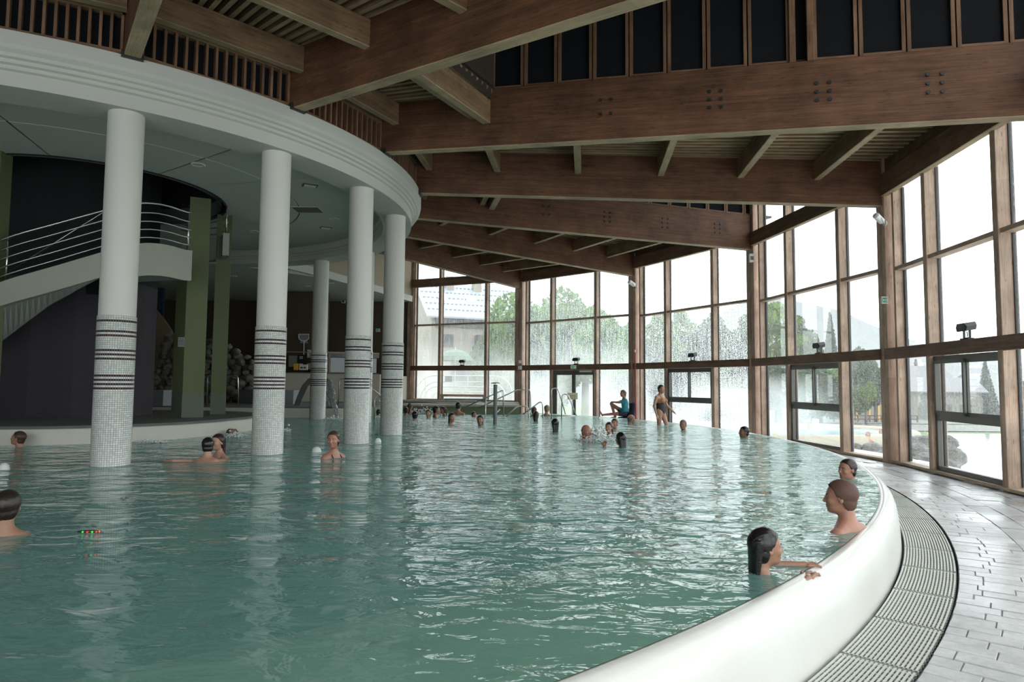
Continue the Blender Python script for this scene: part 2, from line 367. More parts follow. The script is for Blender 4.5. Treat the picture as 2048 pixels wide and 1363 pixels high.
while a < 52:                                              # fan-laid narrow stones next to the grate
    da = math.degrees(.155 / 15.9); r = 15.64; 
    first = True
    while r < 16.2:
        L = rs.uniform(.22, .46); L = rs.uniform(.1, .3) if first else L; first = False
        r2 = min(16.22, r + L)
        if 16.22 - r2 < .1: r2 = 16.22
        lay(a, a + da, r, r2, .007, M['stone']); r = r2
    a += da
r = 16.22
for rw in (.26, .3, .24, .3, .32, .3):                      # flagstones in rings towards the windows
    a = -60.0 + rs.uniform(0, 2)
    while a < 52:
        da = math.degrees(rs.uniform(.35, .75) / r); lay(a, a + da, r, r + rw, .008, M['stone2']); a += da
    r += rw
far_stones.build('far_paving', [M['stone'], M['stone2']], fl, kind='stuff')
# decks behind the pool and under the back rooms
m = MB(); m.prism([(-27, 20.9), (-4.9, 20.9), (-4.5, 24.4), (.3, 24.4), (.3, 28.9), (-4.83, 31.6), (-27, 31.6)], -.45, ISL)
m.build('back_deck', M['slateedge'], kind='structure')
m = MB(); m.prism([(-27, 20.84), (-4.85, 20.84), (-4.85, 20.98), (-27, 20.98)], -1.3, ISL - .035); m.build('pool_wall', M['poolwhite'], kind='structure')
m = MB(); m.prism([(-4.86, 20.84), (-4.42, 24.30), (.3, 24.30), (.3, 24.44), (-4.54, 24.44), (-4.98, 20.98)], -1.3, ISL - .06); m.build('pool_wall', M['olive'], kind='structure')
m = MB(); m.prism([(-4.9, 24.2), (.3, 24.2), (.3, 24.6), (-4.9, 24.6)], ISL - .06, ISL + .01); m.build('pool_coping', M['beige'], kind='structure')
m = MB(); m.prism([(-4.5, 26.1), (-1.4, 26.1), (-1.4, 26.4), (-4.5, 26.4)], ISL, ISL + .12); m.build('deck_step', M['beige'], kind='structure')

# ------------------------------------------------------------------ island with the stair drum
isl = thing('pool_island', 'round island in the pool with a cream side and grey slate top', 'island', (CX, CY, -1.3))
m = MB(); m.lathe([(3.0, -1.35), (3.0, ISL - .05)], 90, c=(CX, CY), rfun=isl_r); m.build('side_wall', M['poolwhite'], isl, smooth=True)
m = MB(); m.lathe([(3.0, ISL - .05), (3.05, ISL - .045), (3.05, ISL), (0.01, ISL)], 90, c=(CX, CY), rfun=lambda a, r: isl_r(a, r) if r > 1 else r); m.build('slate_top', M['slateedge'], isl)
# dark curved walls of the stair
dw = [(-8.66, 15.9), (-8.56, 15.2), (-8.62, 14.75), (-8.9, 14.35), (-9.4, 14.05), (-10.2, 13.85), (-11.4, 13.8), (-12.3, 14.1), (-12.3, 15.9)]
BLACKW = plain('black_wall', (.012, .012, .014), .9, .1, 3)
m = MB(); m.prism(dw[::-1], ISL, 3.35); m.build('stair_wall', M['purple'], kind='structure'); m = MB(); m.prism(dw[::-1], 3.35, 8.2); m.build('stair_wall', BLACKW, kind='structure')
# helical ramp: cream parapet outside, grey soffit underneath
RP = 2.64
def ptop(a):
    A = [-210, -130, -88, -72, -57, -45, -34, -18, 18, 30, 60, 100]
    Zt = [.9, 2.12, 2.89, 3.16, 3.48, 3.76, 3.86, 3.80, 4.62, 4.66, 4.74, 5.2]
    return float(np.mean(np.interp(np.linspace(a - 6, a + 6, 9), A, Zt)))
def pbot(a): return ptop(a) - float(np.interp(a, [-88, -50, -43, -18, 18, 60], [.44, .48, .64, .63, .53, .57]))
ramp = thing('stair_ramp', 'curving cream stair ramp climbing round the dark drum between the green pillars', 'staircase', (CX, CY, ISL))
def flight(a0, a1, nseg):
    angs = np.linspace(a0, a1, nseg); m = MB(); vs_ = []
    for a in angs:
        for r_, z_ in ((RP + .06, pbot(a)), (RP + .06, ptop(a)), (RP - .08, ptop(a)), (RP - .08, pbot(a))): vs_.append(cp(a, r_, z_))
    n_ = len(angs); m.add(vs_, [(i * 4 + j, (i + 1) * 4 + j, (i + 1) * 4 + (j + 1) % 4, i * 4 + (j + 1) % 4) for i in range(n_ - 1) for j in range(4)] + [(0, 1, 2, 3), (n_ * 4 - 1, n_ * 4 - 2, n_ * 4 - 3, n_ * 4 - 4)])
    m.build('parapet', M['parapet'], ramp)
    for k, dz in enumerate((.12, .28, .44, .61, .80)):
        pts = [cp(a, RP, ptop(a) + dz) for a in np.linspace(a0, a1, nseg // 2)]
        m = MB(); m.tube(pts, .014 if k < 4 else .022, 6); m.build('rail', M['steel'], ramp, smooth=True)
flight(-110, -18.5, 60); flight(21, 78, 30)
m = MB(); up_, lo_ = [], []                                # sloping soffit from the parapet back to the dark wall
for a in np.linspace(-104, -46, 30):
    o_ = cp(a, RP - .05, pbot(a) + .01); px = 1024 + F * o_.x / o_.y * 1.0
    yd = float(np.interp(px, [-150, -80, 0, 100, 200, 262], [800, 745, 690, 610, 556, 545])); q = atY(px, yd, 14.0 if px < 150 else 14.3)
    up_.append(o_); lo_.append(q)
n_ = len(up_); m.add(up_ + lo_ + [p + Vector((0, 0, .15)) for p in up_] + [p + Vector((0, 0, .15)) for p in lo_], [(i, i + 1, n_ + i + 1, n_ + i) for i in range(n_ - 1)] + [(2 * n_ + i, 3 * n_ + i, 3 * n_ + i + 1, 2 * n_ + i + 1) for i in range(n_ - 1)])
m.build('stair_soffit', M['ceil'], ramp)
m = MB(); vs_ = []
for a in np.linspace(-46, -18.5, 20):
    for r_, dz in ((RP - .05, .03), (1.2, .03), (1.2, .15), (RP - .05, .15)): vs_.append(cp(a, r_, pbot(a) + dz))
m.add(vs_, [(i * 4 + j, (i + 1) * 4 + j, (i + 1) * 4 + (j + 1) % 4, i * 4 + (j + 1) % 4) for i in range(19) for j in range(4)]); m.build('landing_slab', M['ceil'], ramp)
for a in (-88, -19.5, 23):
    m = MB(); m.tube([cp(a, RP - .02, ptop(a) - .02), cp(a, RP - .02, ptop(a) + .8)], .018, 6); m.build('rail_post', M['steel'], ramp, smooth=True)
# inner handrail crossing behind and dark core seen above the ramp
m = MB(); m.tube([atY(15, 545, 12.9), atY(110, 485, 12.95), atY(205, 424, 13.1)], .016, 6); m.build('inner_handrail', M['steel'], ramp, smooth=True)
for (x, y) in ((80, 508), (185, 446)):
    m = MB(); c = atY(x, y, 13.0); m.lathe([(.001, .05), (.045, .03), (.05, -.02), (.03, -.05), (.001, -.055)], 12, c=(0, 0)); m.v = [(v[0] + c.x, v[1] + c.y, v[2] + c.z) for v in m.v]
    m.build('rail_lamp', M['boltm'], ramp, smooth=True)
m = MB(); m.lathe([(2.62, 5.22), (2.62, 8.2)], 60, c=(CX, CY)); m.build('shaft_wall', BLACKW, smooth=True, kind='structure')
m = MB(); m.box(CX - 2.3, CX + .4, CY - .2, CY + 1.5, 3.0, 8.2); m.build('stair_core', BLACKW, kind='structure')
def pillar(x, y, rz, lab, z1=5.25, sx=.34):
    t = thing('green_pillar', lab, 'pillar', (x, y, ISL), math.radians(rz))
    m = MB(); m.box(-sx / 2, sx / 2, -sx / 2, sx / 2, .52, z1 - ISL); m.build('shaft', M['green'], t, W=False)
    m = MB(); m.box(-sx / 2 - .004, sx / 2 + .004, -sx / 2 - .004, sx / 2 + .004, 0, .52); m.build('plinth', M['greenbase'], t, W=False)
    return t
pillar(-7.12, 14.72, 24, 'square green pillar at the island edge where the cream parapet ends', 5.25, .42)
pillar(-7.22, 16.2, 24, 'square green pillar at the rounded tip of the island')
t_ = pillar(-9.05, 17.9, 10, 'dark green pillar in shadow with a paper notice on it', 4.6, .27)
m = MB(); m.box(-.02, .15, -.19, -.185, 1.72, 1.98); m.build('notice', M['whiteplastic'], t_, W=False)
m = MB()
for i in range(5): m.box(0, .13, -.1915, -.19, 1.77 + i * .04, 1.782 + i * .04)
m.build('notice_lines', M['darkmetal'], t_, W=False)
pillar(-9.42, 11.72, 8, 'square green pillar cut by the left edge of the photo')

# ------------------------------------------------------------------ columns of the ring
TILE = .0283
def tile_mat():
    t = NT('column_mosaic')
    co = t.n('ShaderNodeTexCoord'); sp = t.n('ShaderNodeSeparateXYZ'); t.l(co.outputs['Object'], sp.inputs[0])
    ang = t.math('ARCTAN2', sp.outputs['Y'], sp.outputs['X']); u = t.math('MULTIPLY', ang, 50 / (2 * math.pi)); vv = t.math('DIVIDE', sp.outputs['Z'], TILE)
    fu = t.math('FRACT', u); fv = t.math('FRACT', vv)
    e = t.math('MINIMUM', t.math('MINIMUM', fu, t.math('SUBTRACT', 1, fu)), t.math('MINIMUM', fv, t.math('SUBTRACT', 1, fv)))
    gr = t.ramp(e, [(.05, 0.0), (.09, 1.0)])
    cb = t.n('ShaderNodeCombineXYZ'); t.l(t.math('FLOOR', u), cb.inputs[0]); t.l(t.math('FLOOR', vv), cb.inputs[1])
    wn_ = t.n('ShaderNodeTexWhiteNoise'); wn_.noise_dimensions = '2D'; t.l(cb.outputs[0], wn_.inputs['Vector'])
    white = t.ramp(wn_.outputs['Value'], [(0, (.60, .63, .60)), (1, (.80, .81, .77))])
    dark = t.ramp(wn_.outputs['Value'], [(0, (.035, .02, .03)), (.5, (.075, .03, .035)), (.8, (.03, .025, .07)), (1, (.10, .05, .03))])
    row = t.math('FLOOR', vv); mask = None
    for r in ROWS:
        k = t.math('COMPARE', row, float(r)); k.node.inputs[2].default_value = .3
        mask = k if mask is None else t.math('ADD', mask, k)
    c = t.mix(mask, white, dark)
    c = t.mix(gr, (.23, .22, .19), c)
    t.principled(c, t.ramp(gr, [(0, .8), (1, .18)]), t.bump(gr, .6, .003), spec=.6); return t.m
# rows counted from the water: bands of 1, 2, 3 and 4 dark rows under a white cap
ROWS = [36, 38, 40, 42, 50, 52, 54, 61, 63, 68]; NROW = 71
M['mosaic'] = tile_mat()
COLA = [(1.26, 'white column standing alone nearest the dark shore of windows, fourth from the left'), (-16.94, 'white column third from the left, mosaic base in the water'),
        (-35.67, 'white column second from the left, beside the embracing couple'), (-54.76, 'large white column nearest the camera at far left'),
        (20.5, 'white column almost hidden behind the fourth column'), (40.2, 'white column almost hidden behind the third column'), (59.66, 'small white column beside the waterfall spout')]
CR = .2275
colmesh = None
for a, lab in COLA:
    c = cp(a, 6.584); t = thing('mosaic_column', lab, 'column', (c.x, c.y, -1.3), math.radians(a))
    if colmesh is None:
        m = MB(); m.lathe([(CR + .012, 0), (CR + .012, 1.3 + NROW * TILE), (CR, 1.3 + NROW * TILE + .004)], 50); o1 = m.build('mosaic_sleeve', M['mosaic'], t, smooth=True, W=False)
        for v in o1.data.vertices: v.co.z -= 1.3
        o1.location = (0, 0, 1.3)
        m = MB(); m.lathe([(CR, 1.3 + NROW * TILE), (CR, 6.14)], 50); o2 = m.build('shaft', M['column'], t, smooth=True, W=False); colmesh = (o1, o2)
    else:
        for o in colmesh: c_ = o.copy(); COL.objects.link(c_); c_.parent = t

# ------------------------------------------------------------------ white ring canopy
ring = thing('ring_canopy', kind='structure', loc=(CX, CY, 4.84))
m = MB()
prof = [(6.22, 4.84), (6.88, 4.84), (6.885, 5.03), (6.93, 5.045), (6.935, 5.09), (6.98, 5.105), (6.985, 5.15), (7.03, 5.165), (7.035, 5.21), (7.09, 5.25), (7.10, 5.30), (7.10, 5.47), (6.2, 5.47), (6.22, 4.84)]
m.lathe(prof, 160, c=(CX, CY)); m.build('ring_fascia', M['white'], ring)
m = MB(); m.lathe([(6.23, 4.84), (6.23, 4.98), (6.19, 4.99), (6.19, 5.06), (6.15, 5.07), (6.15, 5.28)], 140, c=(CX, CY)); m.build('inner_cornice', M['white'], ring, smooth=False)
m = MB(); m.lathe([(2.6, 5.22), (2.62, 5.3), (6.2, 5.3), (6.2, 5.6), (2.5, 5.6), (2.5, 5.24)], 96, c=(CX, CY)); m.build('ceiling_backing', plain('ceiling_joint', (.10, .11, .10), .9, .1, 3), ring)
for i in range(18):
    for (r0, r1) in ((2.61, 4.25), (4.25, 6.16)):
        a0, a1 = -54.76 + 20 * i + .16 * 6 / r1, -54.76 + 20 * (i + 1) - .16 * 6 / r1
        m = MB(); m.lathe([(r0 + .016, 5.262), (r0 + .016, 5.25), (r1 - .016, 5.25), (r1 - .008, 5.262)], 12, a0, a1, (CX, CY), closed=True)
        m.build('ceiling_panel', M['ceil'], ring)
def disc_light(x, y, z, lab, r=.13, on=False):
    c = atZ(x, y, z); t = thing('ceiling_downlight', lab, 'downlight', (c.x, c.y, z))
    m = MB(); m.lathe([(r * .72, .02), (r * .75, -.012), (r, -.006), (r, .01)], 24); m.build('trim_ring', M['whiteplastic'], t, smooth=True, W=False)
    m = MB(); m.lathe([(.001, .012), (r * .74, .012)], 24); m.build('lens', M['lampon'] if on else M['lens'], t, W=False)
    return t
M['lens'] = plain('unlit_lens', (.035, .042, .04), .3, .1, 40)
M['lampon'] = plain('warm_lamp', (1, .8, .6), .5, .0, 4, emis=((1, .68, .42), 7.0))
disc_light(98, 213, 5.25, 'round unlit downlight in the ring ceiling at far left', .13)
disc_light(396, 329, 5.25, 'round unlit downlight between the first two columns', .13)
disc_light(668, 437, 5.25, 'round unlit downlight beside the third column', .12)
disc_light(508, 462, 5.25, 'round unlit downlight near the far side of the ring ceiling', .12)
for x, y, l in ((620, 370, 'small square emergency light near the air vent in the ring ceiling'), (652, 455, 'small square emergency light further back in the ring ceiling')):
    c = atZ(x, y, 5.25); t = thing('emergency_light', l, 'light fitting', (c.x, c.y, 5.25), .5)
    m = MB(); m.box(-.15, .15, -.10, .10, -.02, .0); m.build('frame', M['greyframe'], t, W=False)
    m = MB(); m.box(-.12, .12, -.07, -.012, -.03, -.02); m.box(-.12, .12, .012, .07, -.03, -.02); m.build('diffuser', M['whiteplastic'], t, W=False)
c = atZ(615, 419, 5.25); t = thing('air_vent', 'rectangular grey air vent in the white ring ceiling', 'vent', (c.x, c.y, 5.25))
m = MB(); m.box(-.33, .33, -.27, -.25, -.012, 0); m.box(-.33, .33, .25, .27, -.012, 0); m.box(-.33, -.31, -.27, .27, -.012, 0); m.box(.31, .33, -.27, .27, -.012, 0); m.build('frame', M['ceil'], t, W=False)
m = MB(); m.box(-.31, .31, -.25, .25, -.001, 0); m.build('backing', M['greyframe'], t, W=False)
m = MB()
for i in range(22): m.box(-.30, .30, -.245 + i * .0225, -.234 + i * .0225, -.010, -.002)
m.build('louvres', M['greyframe'], t, W=False, kind='stuff')

# ------------------------------------------------------------------ roof: beams, purlins, slats, screens
BLAB = {0: 'long glulam roof beam ending at the post with the white spotlight', -1: 'deep bolted roof beam under the large black clerestory panels', -2: 'nearest roof beam sweeping from the ring to the top right corner',
        -3: 'roof beam end resting on the ring at the top left', -4: 'roof beam beyond the left edge over the ring', -5: 'roof beam behind the camera', -6: 'roof beam behind the camera at far left',
        1: 'bolted roof beam under the small distant clerestory panels', 2: 'roof beam ending above the standing woman', 3: 'farthest roof beam, ending at the post left of the double door', 4: 'roof beam against the far side wall'}
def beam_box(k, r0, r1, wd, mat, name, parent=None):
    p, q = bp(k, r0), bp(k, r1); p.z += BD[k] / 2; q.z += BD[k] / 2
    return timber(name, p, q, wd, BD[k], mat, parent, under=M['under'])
for k in BEAM:
    if k in (-5, -6, 4): continue
    t = thing('roof_beam', BLAB[k], 'roof beam', bp(k, 6.9)) if k not in (-4, 4) else thing('roof_beam', loc=bp(k, 6.9), kind='structure')
    bo = beam_box(k, 6.75, 17.25, .2, M['beam'], 'glulam', t)
    m = MB(); p = bp(k, 7.0); d = (bp(k, 8) - p); d.z = 0; d.normalize(); e = Vector((-d.y, d.x, 0))
    q = [p - d * .1 - e * .13, p + d * .16 - e * .13, p + d * .16 + e * .13, p - d * .1 + e * .13]; m.prism([(v.x, v.y) for v in q], p.z - .03, p.z + .06)
    m.build('bearing_plate', M['boltm'], t)
    rows = {-1: [(11.15, 4), (12.85, 6), (14.35, 6), (15.75, 6)], 1: [(10.6, 4), (12.4, 6), (14.2, 6), (15.9, 6)]}.get(k, [])
    for R_, nb in rows:
        for i in range(nb // 2):
            for j in (0, 1):
                c = bp(k, R_ + j * .17); c.z += .60 - i * (.13 if nb == 6 else .24) + .08
                d = (POST[k][0] - bp(k, 7).x, POST[k][1] - bp(k, 7).y); L = math.hypot(*d); e = Vector((d[1] / L, -d[0] / L, 0))
                m = MB(); m.tube([c + e * .095, c + e * .125], .028, 8); m.build('bolt', M['boltm'], t, smooth=False)
PR = [7.35, 8.9, 10.7, 12.5, 14.2, 15.8]
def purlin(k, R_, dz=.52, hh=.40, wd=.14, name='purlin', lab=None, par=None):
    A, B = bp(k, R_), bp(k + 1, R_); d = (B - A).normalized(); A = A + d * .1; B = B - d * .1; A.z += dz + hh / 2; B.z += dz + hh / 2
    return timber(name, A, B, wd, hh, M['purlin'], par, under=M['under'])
RAISED = {-2: 9.25, 0: 9.25, 3: 9.25}
def sector_deck(k, r0, r1, dz=None, zabs=None, thick=.06):
    vs_ = []
    for kk in (k, k + 1):
        for r_ in (r0, r1):
            q = bp(kk, r_); z = q.z + dz if zabs is None else zabs
            vs_ += [(q.x, q.y, z), (q.x, q.y, z + thick)]
    m = MB(); m.add(vs_, [(0, 2, 6, 4), (1, 5, 7, 3), (0, 1, 3, 2), (4, 6, 7, 5), (0, 4, 5, 1), (2, 3, 7, 6)]); return m
for k in range(-6, 4):
    rz = RAISED.get(k); rt = thing('ceiling', kind='structure', loc=bp(k, 7.2, .98))
    visible = k >= -4
    r1 = rz or 17.9
    sector_deck(k, 6.9, r1, dz=1.06).build('roof_deck', M['deckdark'], rt)
    if rz:
        sector_deck(k, rz, 17.9, zabs=8.3).build('raised_deck', M['deckdark'], rt)
        A, B = bp(k, rz), bp(k + 1, rz); m = MB(); m.add([(A.x, A.y, 6.2), (B.x, B.y, 6.2), (B.x, B.y, 8.3), (A.x, A.y, 8.3)], [(0, 1, 2, 3)]); m.build('end_wall', M['deckdark'], rt)
    if visible:
        ns = 17 if k < -1 else 23
        for i in range(ns):
            tt = (i + .5) / ns
            P_, Q_ = bp(k, 7.05), bp(k, r1 - .2 if not rz else r1); P2, Q2 = bp(k + 1, 7.05), bp(k + 1, r1 - .2 if not rz else r1)
            a_ = P_.lerp(P2, tt); b_ = Q_.lerp(Q2, tt); a_.z += 1.0; b_.z += 1.0
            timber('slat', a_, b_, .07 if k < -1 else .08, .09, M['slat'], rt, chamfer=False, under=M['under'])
        for R_ in PR:
            if R_ > r1: continue
            purlin(k, R_, par=rt)
        if rz: purlin(k, 9.15, .42, .42, .16, par=rt); purlin(k, 9.19, .9, .3, .12, par=rt)
# baluster screens standing on the ring
def bal_screen(k, nb, lab):
    A, B = bp(k, 7.02), bp(k + 1, 7.02); d = (B - A); L = d.length; d.normalize(); A = A + d * .12; B = B - d * .12; L -= .24
    A.z = B.z = 5.50; t = thing('baluster_screen', lab, 'wood screen', A)
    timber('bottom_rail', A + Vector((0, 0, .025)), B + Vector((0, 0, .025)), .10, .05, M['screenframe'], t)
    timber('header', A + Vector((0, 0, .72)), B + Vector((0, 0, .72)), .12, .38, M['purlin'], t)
    for i in range(nb + 1):
        p = A + d * (L * i / nb); timber('baluster', p + Vector((0, 0, .04)), p + Vector((0, 0, .54)), .035, .09, M['screenframe'], t, side=(d.x, d.y), chamfer=False)
    e = Vector((-d.y, d.x, 0)); e = e if (Vector((CX, CY, 0)) - A).dot(e) > 0 else -e
    P_, Q_ = A + e * .06, B + e * .06; m = MB(); m.add([(P_.x, P_.y, 5.5), (Q_.x, Q_.y, 5.5), (Q_.x, Q_.y, 6.3), (P_.x, P_.y, 6.3)], [(0, 1, 2, 3)]); m.build('felt_backing', M['black'], t)
bal_screen(-4, 16, 'slatted wood screen on the ring at the top left corner'); bal_screen(-3, 15, 'slatted wood screen on the ring between the two left beams')
bal_screen(-2, 15, 'slatted wood screen on the ring under the nearest long beam'); bal_screen(-1, 15, 'slatted wood screen on the ring at its right tip'); bal_screen(0, 15, 'slatted wood screen on the hidden far side of the ring tip')
# clerestory panels on top of beams -1 and 1
def clerestory(k, side, pitch, lab, r0=9.2, r1=17.3, slot=14.0):
    t = thing('clerestory_screen', lab, 'clerestory', bp(k, r0, 1.05))
    A, B = bp(k, r0), bp(k, r1); d = Vector((B.x - A.x, B.y - A.y, 0)); L = d.length; d.normalize()
    def P(s, z): q = A + d * s; return Vector((q.x, q.y, z))
    def zb(s): q = A.lerp(B, s / L); return q.z + BD[k]
    s = 0.0
    while s < L - .1:
        if abs((r0 + s) - slot) < pitch * .5:
            for ds in (.02, .27): timber('slot_post', P(s + ds, zb(s) - .01), P(s + ds, 8.3), .09, .16, M['screenframe'], t, side=(d.x, d.y))
            s += .31; slot = -99; continue
        s1 = min(L, s + pitch); z0 = max(zb(s), zb(s1)) + .0
        m = MB(); a_, b_ = P(s + .02, zb(s)), P(s1 - .02, zb(s1)); m.add([a_, b_, P(s1 - .02, 8.3), P(s + .02, 8.3)], [(0, 1, 2, 3)]); m.build('felt_panel', M['black'], t)
        for ds in (s + .03, s1 - .03): timber('stile', P(ds, zb(ds) - .01), P(ds, 8.3), .05, .09, M['screenframe'], t, side=(d.x, d.y), chamfer=False)
        timber('bottom_bar', P(s + .05, zb(s) + .03), P(s1 - .05, zb(s1) + .03), .09, .05, M['screenframe'], t, chamfer=False)
        s = s1 + .01
def cl_backing(k):
    A, B = bp(k, 8.95), bp(k, 17.5); d = Vector((B.x - A.x, B.y - A.y, 0)).normalized(); e = Vector((-d.y, d.x, 0)) * .09
    e = e if k == -1 else e
    m = MB(); m.add([(A.x + e.x, A.y + e.y, 6.2), (B.x + e.x, B.y + e.y, 5.7), (B.x + e.x, B.y + e.y, 8.32), (A.x + e.x, A.y + e.y, 8.32)], [(0, 1, 2, 3)]); m.build('wall_clerestory', M['black'], kind='structure')
cl_backing(-1); cl_backing(1)
clerestory(-1, 1, .61, 'row of tall black clerestory panels in wood frames above the deep bolted beam')
clerestory(1, 1, .61, 'row of small black clerestory panels above the distant bolted beam', slot=12.6)
for k in (-2, 4, 3): # plain closing walls of the raised roofs
    if k == 4: continue
    kk = k + 1 if k != -2 else -2
    A, B = bp(kk if k != 3 else 3, 9.25), bp(kk if k != 3 else 3, 17.6); m = MB(); m.add([(A.x, A.y, 6.2), (B.x, B.y, 6.0), (B.x, B.y, 8.3), (A.x, A.y, 8.3)], [(0, 1, 2, 3)]); m.build('wall_clerestory', M['deckdark'], kind='structure')
A, B = bp(0, 9.25), bp(0, 17.6); m = MB(); m.add([(A.x, A.y, 6.2), (B.x, B.y, 5.8), (B.x, B.y, 8.3), (A.x, A.y, 8.3)], [(0, 1, 2, 3)]); m.build('wall_clerestory', M['deckdark'], kind='structure')

# ------------------------------------------------------------------ glass facade
def glass_mat(rain):
    t = NT('rainy_glass_%d' % int(rain * 100))
    g = t.n('ShaderNodeNewGeometry'); P = g.outputs['Position']
    def mp(sx, sy, sz):
        m = t.n('ShaderNodeMapping'); m.inputs['Scale'].default_value = (sx, sy, sz); t.l(P, m.inputs['Vector']); return m.outputs[0]
    dots = t.ramp(t.noise(mp(1, 1, .8), 46, 2, .6), [(.50, 0.0), (.58, 1.0)])
    streak = t.ramp(t.noise(mp(14, 14, 1.1), 1.6, 5, .6), [(.32, 0.25), (.70, 1.0)])
    k = t.math('MULTIPLY', t.math('MULTIPLY', dots, streak), rain)
    k2 = t.math('ADD', k, t.math('MULTIPLY', streak, rain * .05))
    tr = t.n('ShaderNodeBsdfTransparent'); tr.inputs[0].default_value = (.955, .975, .965, 1)
    gl = t.n('ShaderNodeBsdfGlossy'); gl.inputs['Roughness'].default_value = .0; gl.inputs[0].default_value = (1, 1, 1, 1)
    tl = t.n('ShaderNodeBsdfTranslucent'); tl.inputs[0].default_value = (.93, .96, .96, 1)
    lw = t.n('ShaderNodeLayerWeight'); lw.inputs[0].default_value = .5
    frs = t.math('ADD', t.math('MULTIPLY', t.math('POWER', lw.outputs['Facing'], 4.0), .5), .03)
    a = t.n('ShaderNodeMixShader'); t.l(k2, a.inputs[0]); t.l(tr.outputs[0], a.inputs[1]); t.l(tl.outputs[0], a.inputs[2])
    b = t.n('ShaderNodeMixShader'); t.l(frs, b.inputs[0]); t.l(a.outputs[0], b.inputs[1]); t.l(gl.outputs[0], b.inputs[2])
    t.l(b.outputs[0], t.out.inputs[0]); return t.m
M['glass'] = glass_mat(.12); M['glassrain'] = glass_mat(.62); M['glassmid'] = glass_mat(.3)
ZR0, ZR1 = 1.70, 1.925
def bay(k, idx, hb, ht, tz, sill, topz, raised=False, ss=(.38, 1.86, 4.18), mids=None, glass='glass', rows_from=None, floorz=DECK):
    """bay between post k+1 (left in the photo) and post k; s is measured from the left post"""
    A, B = Vector((*POST[k + 1], 0)), Vector((*POST[k], 0))
    if idx >= 5: A, B = A, B
    d = (B - A); L = d.length; d.normalize(); C2 = Vector((CX, CY, 0)); inn = Vector((-d.y, d.x, 0)); inn = inn if (C2 - A).dot(inn) > 0 else -inn
    root = thing('window_%d' % idx, kind='structure', loc=(A.x, A.y, floorz))
    out = A - inn * .02
    def P(s, z, o=0.0): q = A + d * s + inn * o; return Vector((q.x, q.y, z))
    stops = list(ss) + [L - .22]
    wd = .13
    for i, s in enumerate(stops):
        w_ = .13 if 0 < i < len(stops) - 1 else .08
        timber('mullion', P(s, floorz), P(s, topz), .27 if 0 < i < len(stops) - 1 else .2, w_, M['post'], root, side=(inn.x, inn.y))
    timber('rail', P(.1, (ZR0 + ZR1) / 2, .17), P(L - .12, (ZR0 + ZR1) / 2, .17), .10, ZR1 - ZR0, M['rail'], root)
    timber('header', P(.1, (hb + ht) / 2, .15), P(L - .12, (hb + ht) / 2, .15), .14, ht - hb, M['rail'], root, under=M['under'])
    if not raised: timber('frieze', P(.1, (ht + 6.5) / 2, .1), P(L - .12, (ht + 6.5) / 2, .1), .08, 6.5 - ht, M['rail'], root)
    timber('sill', P(.1, sill - .035, .03), P(L - .1, sill - .035, .03), .26, .05, M['sillwood'], root)
    xs = stops
    for i in range(len(xs) - 1):
        a_, b_ = xs[i], xs[i + 1]
        timber('transom', P(a_ + .03, tz, -.0), P(b_ - .03, tz, -.0), .2, .075, M['post'], root, chamfer=False)
        lv = [sill, ZR0 + .08, tz, hb + .1] + ([topz] if raised else [])
        for j in range(len(lv) - 1):
            if mids and i == 1 and j == 0 and mids == 'door': continue
            m = MB(); o_ = -.09; q0, q1 = P(a_ + .05, 0, o_), P(b_ - .05, 0, o_); e = inn * .01
            m.prism([(q0.x, q0.y), (q1.x, q1.y), (q1.x + e.x, q1.y + e.y), (q0.x + e.x, q0.y + e.y)], lv[j] + .02, lv[j + 1] - .02)
            m.build('pane', M[glass if (j > 0 or glass == 'glassrain') else glass], root)
            for (u0, u1, v0, v1) in ((a_ + .05, b_ - .05, lv[j] - .0, lv[j] + .03), (a_ + .05, b_ - .05, lv[j + 1] - .03, lv[j + 1])):
                pass
            # dark gasket frame
            m = MB()
            for (u, hw) in ((a_ + .065, .018), (b_ - .065, .018)):
                q0, q1 = P(u - hw, 0, -.06), P(u + hw, 0, -.06); m.prism([(q0.x, q0.y), (q1.x, q1.y), (q1.x - e.x * 5, q1.y - e.y * 5), (q0.x - e.x * 5, q0.y - e.y * 5)], lv[j], lv[j + 1])
            m.build('gasket', M['darkmetal'], root)
    if mids == 'sash':
        a_, b_ = xs[1] + .065, xs[2] - .065
        f = MB()
        def bar(u0, u1, z0, z1, o0=.0, o1=.07):
            q = [P(u0, 0, o0), P(u1, 0, o0), P(u1, 0, o1), P(u0, 0, o1)]; return [(v.x, v.y) for v in q], z0, z1
        for ar in (bar(a_, a_ + .07, sill, ZR0), bar(b_ - .07, b_, sill, ZR0), bar(a_, b_, ZR0 - .08, ZR0), bar(a_, b_, sill, sill + .07), bar(a_, b_, .54, .66)):
            f.prism(*ar)
        f.build('casement_frame', M['greyframe'], root)
        mid = (a_ + b_) / 2
        for (u0, u1, o0) in ((a_ + .07, mid + .02, .07), (mid - .02, b_ - .07, .02)):
            f = MB()
            for ar in (bar(u0, u0 + .05, .66, ZR0 - .08, o0, o0 + .04), bar(u1 - .05, u1, .66, ZR0 - .08, o0, o0 + .04), bar(u0, u1, .66, .72, o0, o0 + .04), bar(u0, u1, ZR0 - .14, ZR0 - .08, o0, o0 + .04)): f.prism(*ar)
            f.build('sliding_sash', M['greyframe'], root)
    return root, P, xs, inn, d
BAYS = {}
BAYS[3] = bay(3, 0, 5.66, 6.05, 3.86, ISL + .06, 8.25, True, ss=(.2, 1.64, 4.08), glass='glassmid', floorz=ISL)
BAYS[2] = bay(2, 1, 5.60, 6.05, 3.78, -.35, 6.1, glass='glassrain', mids='door')
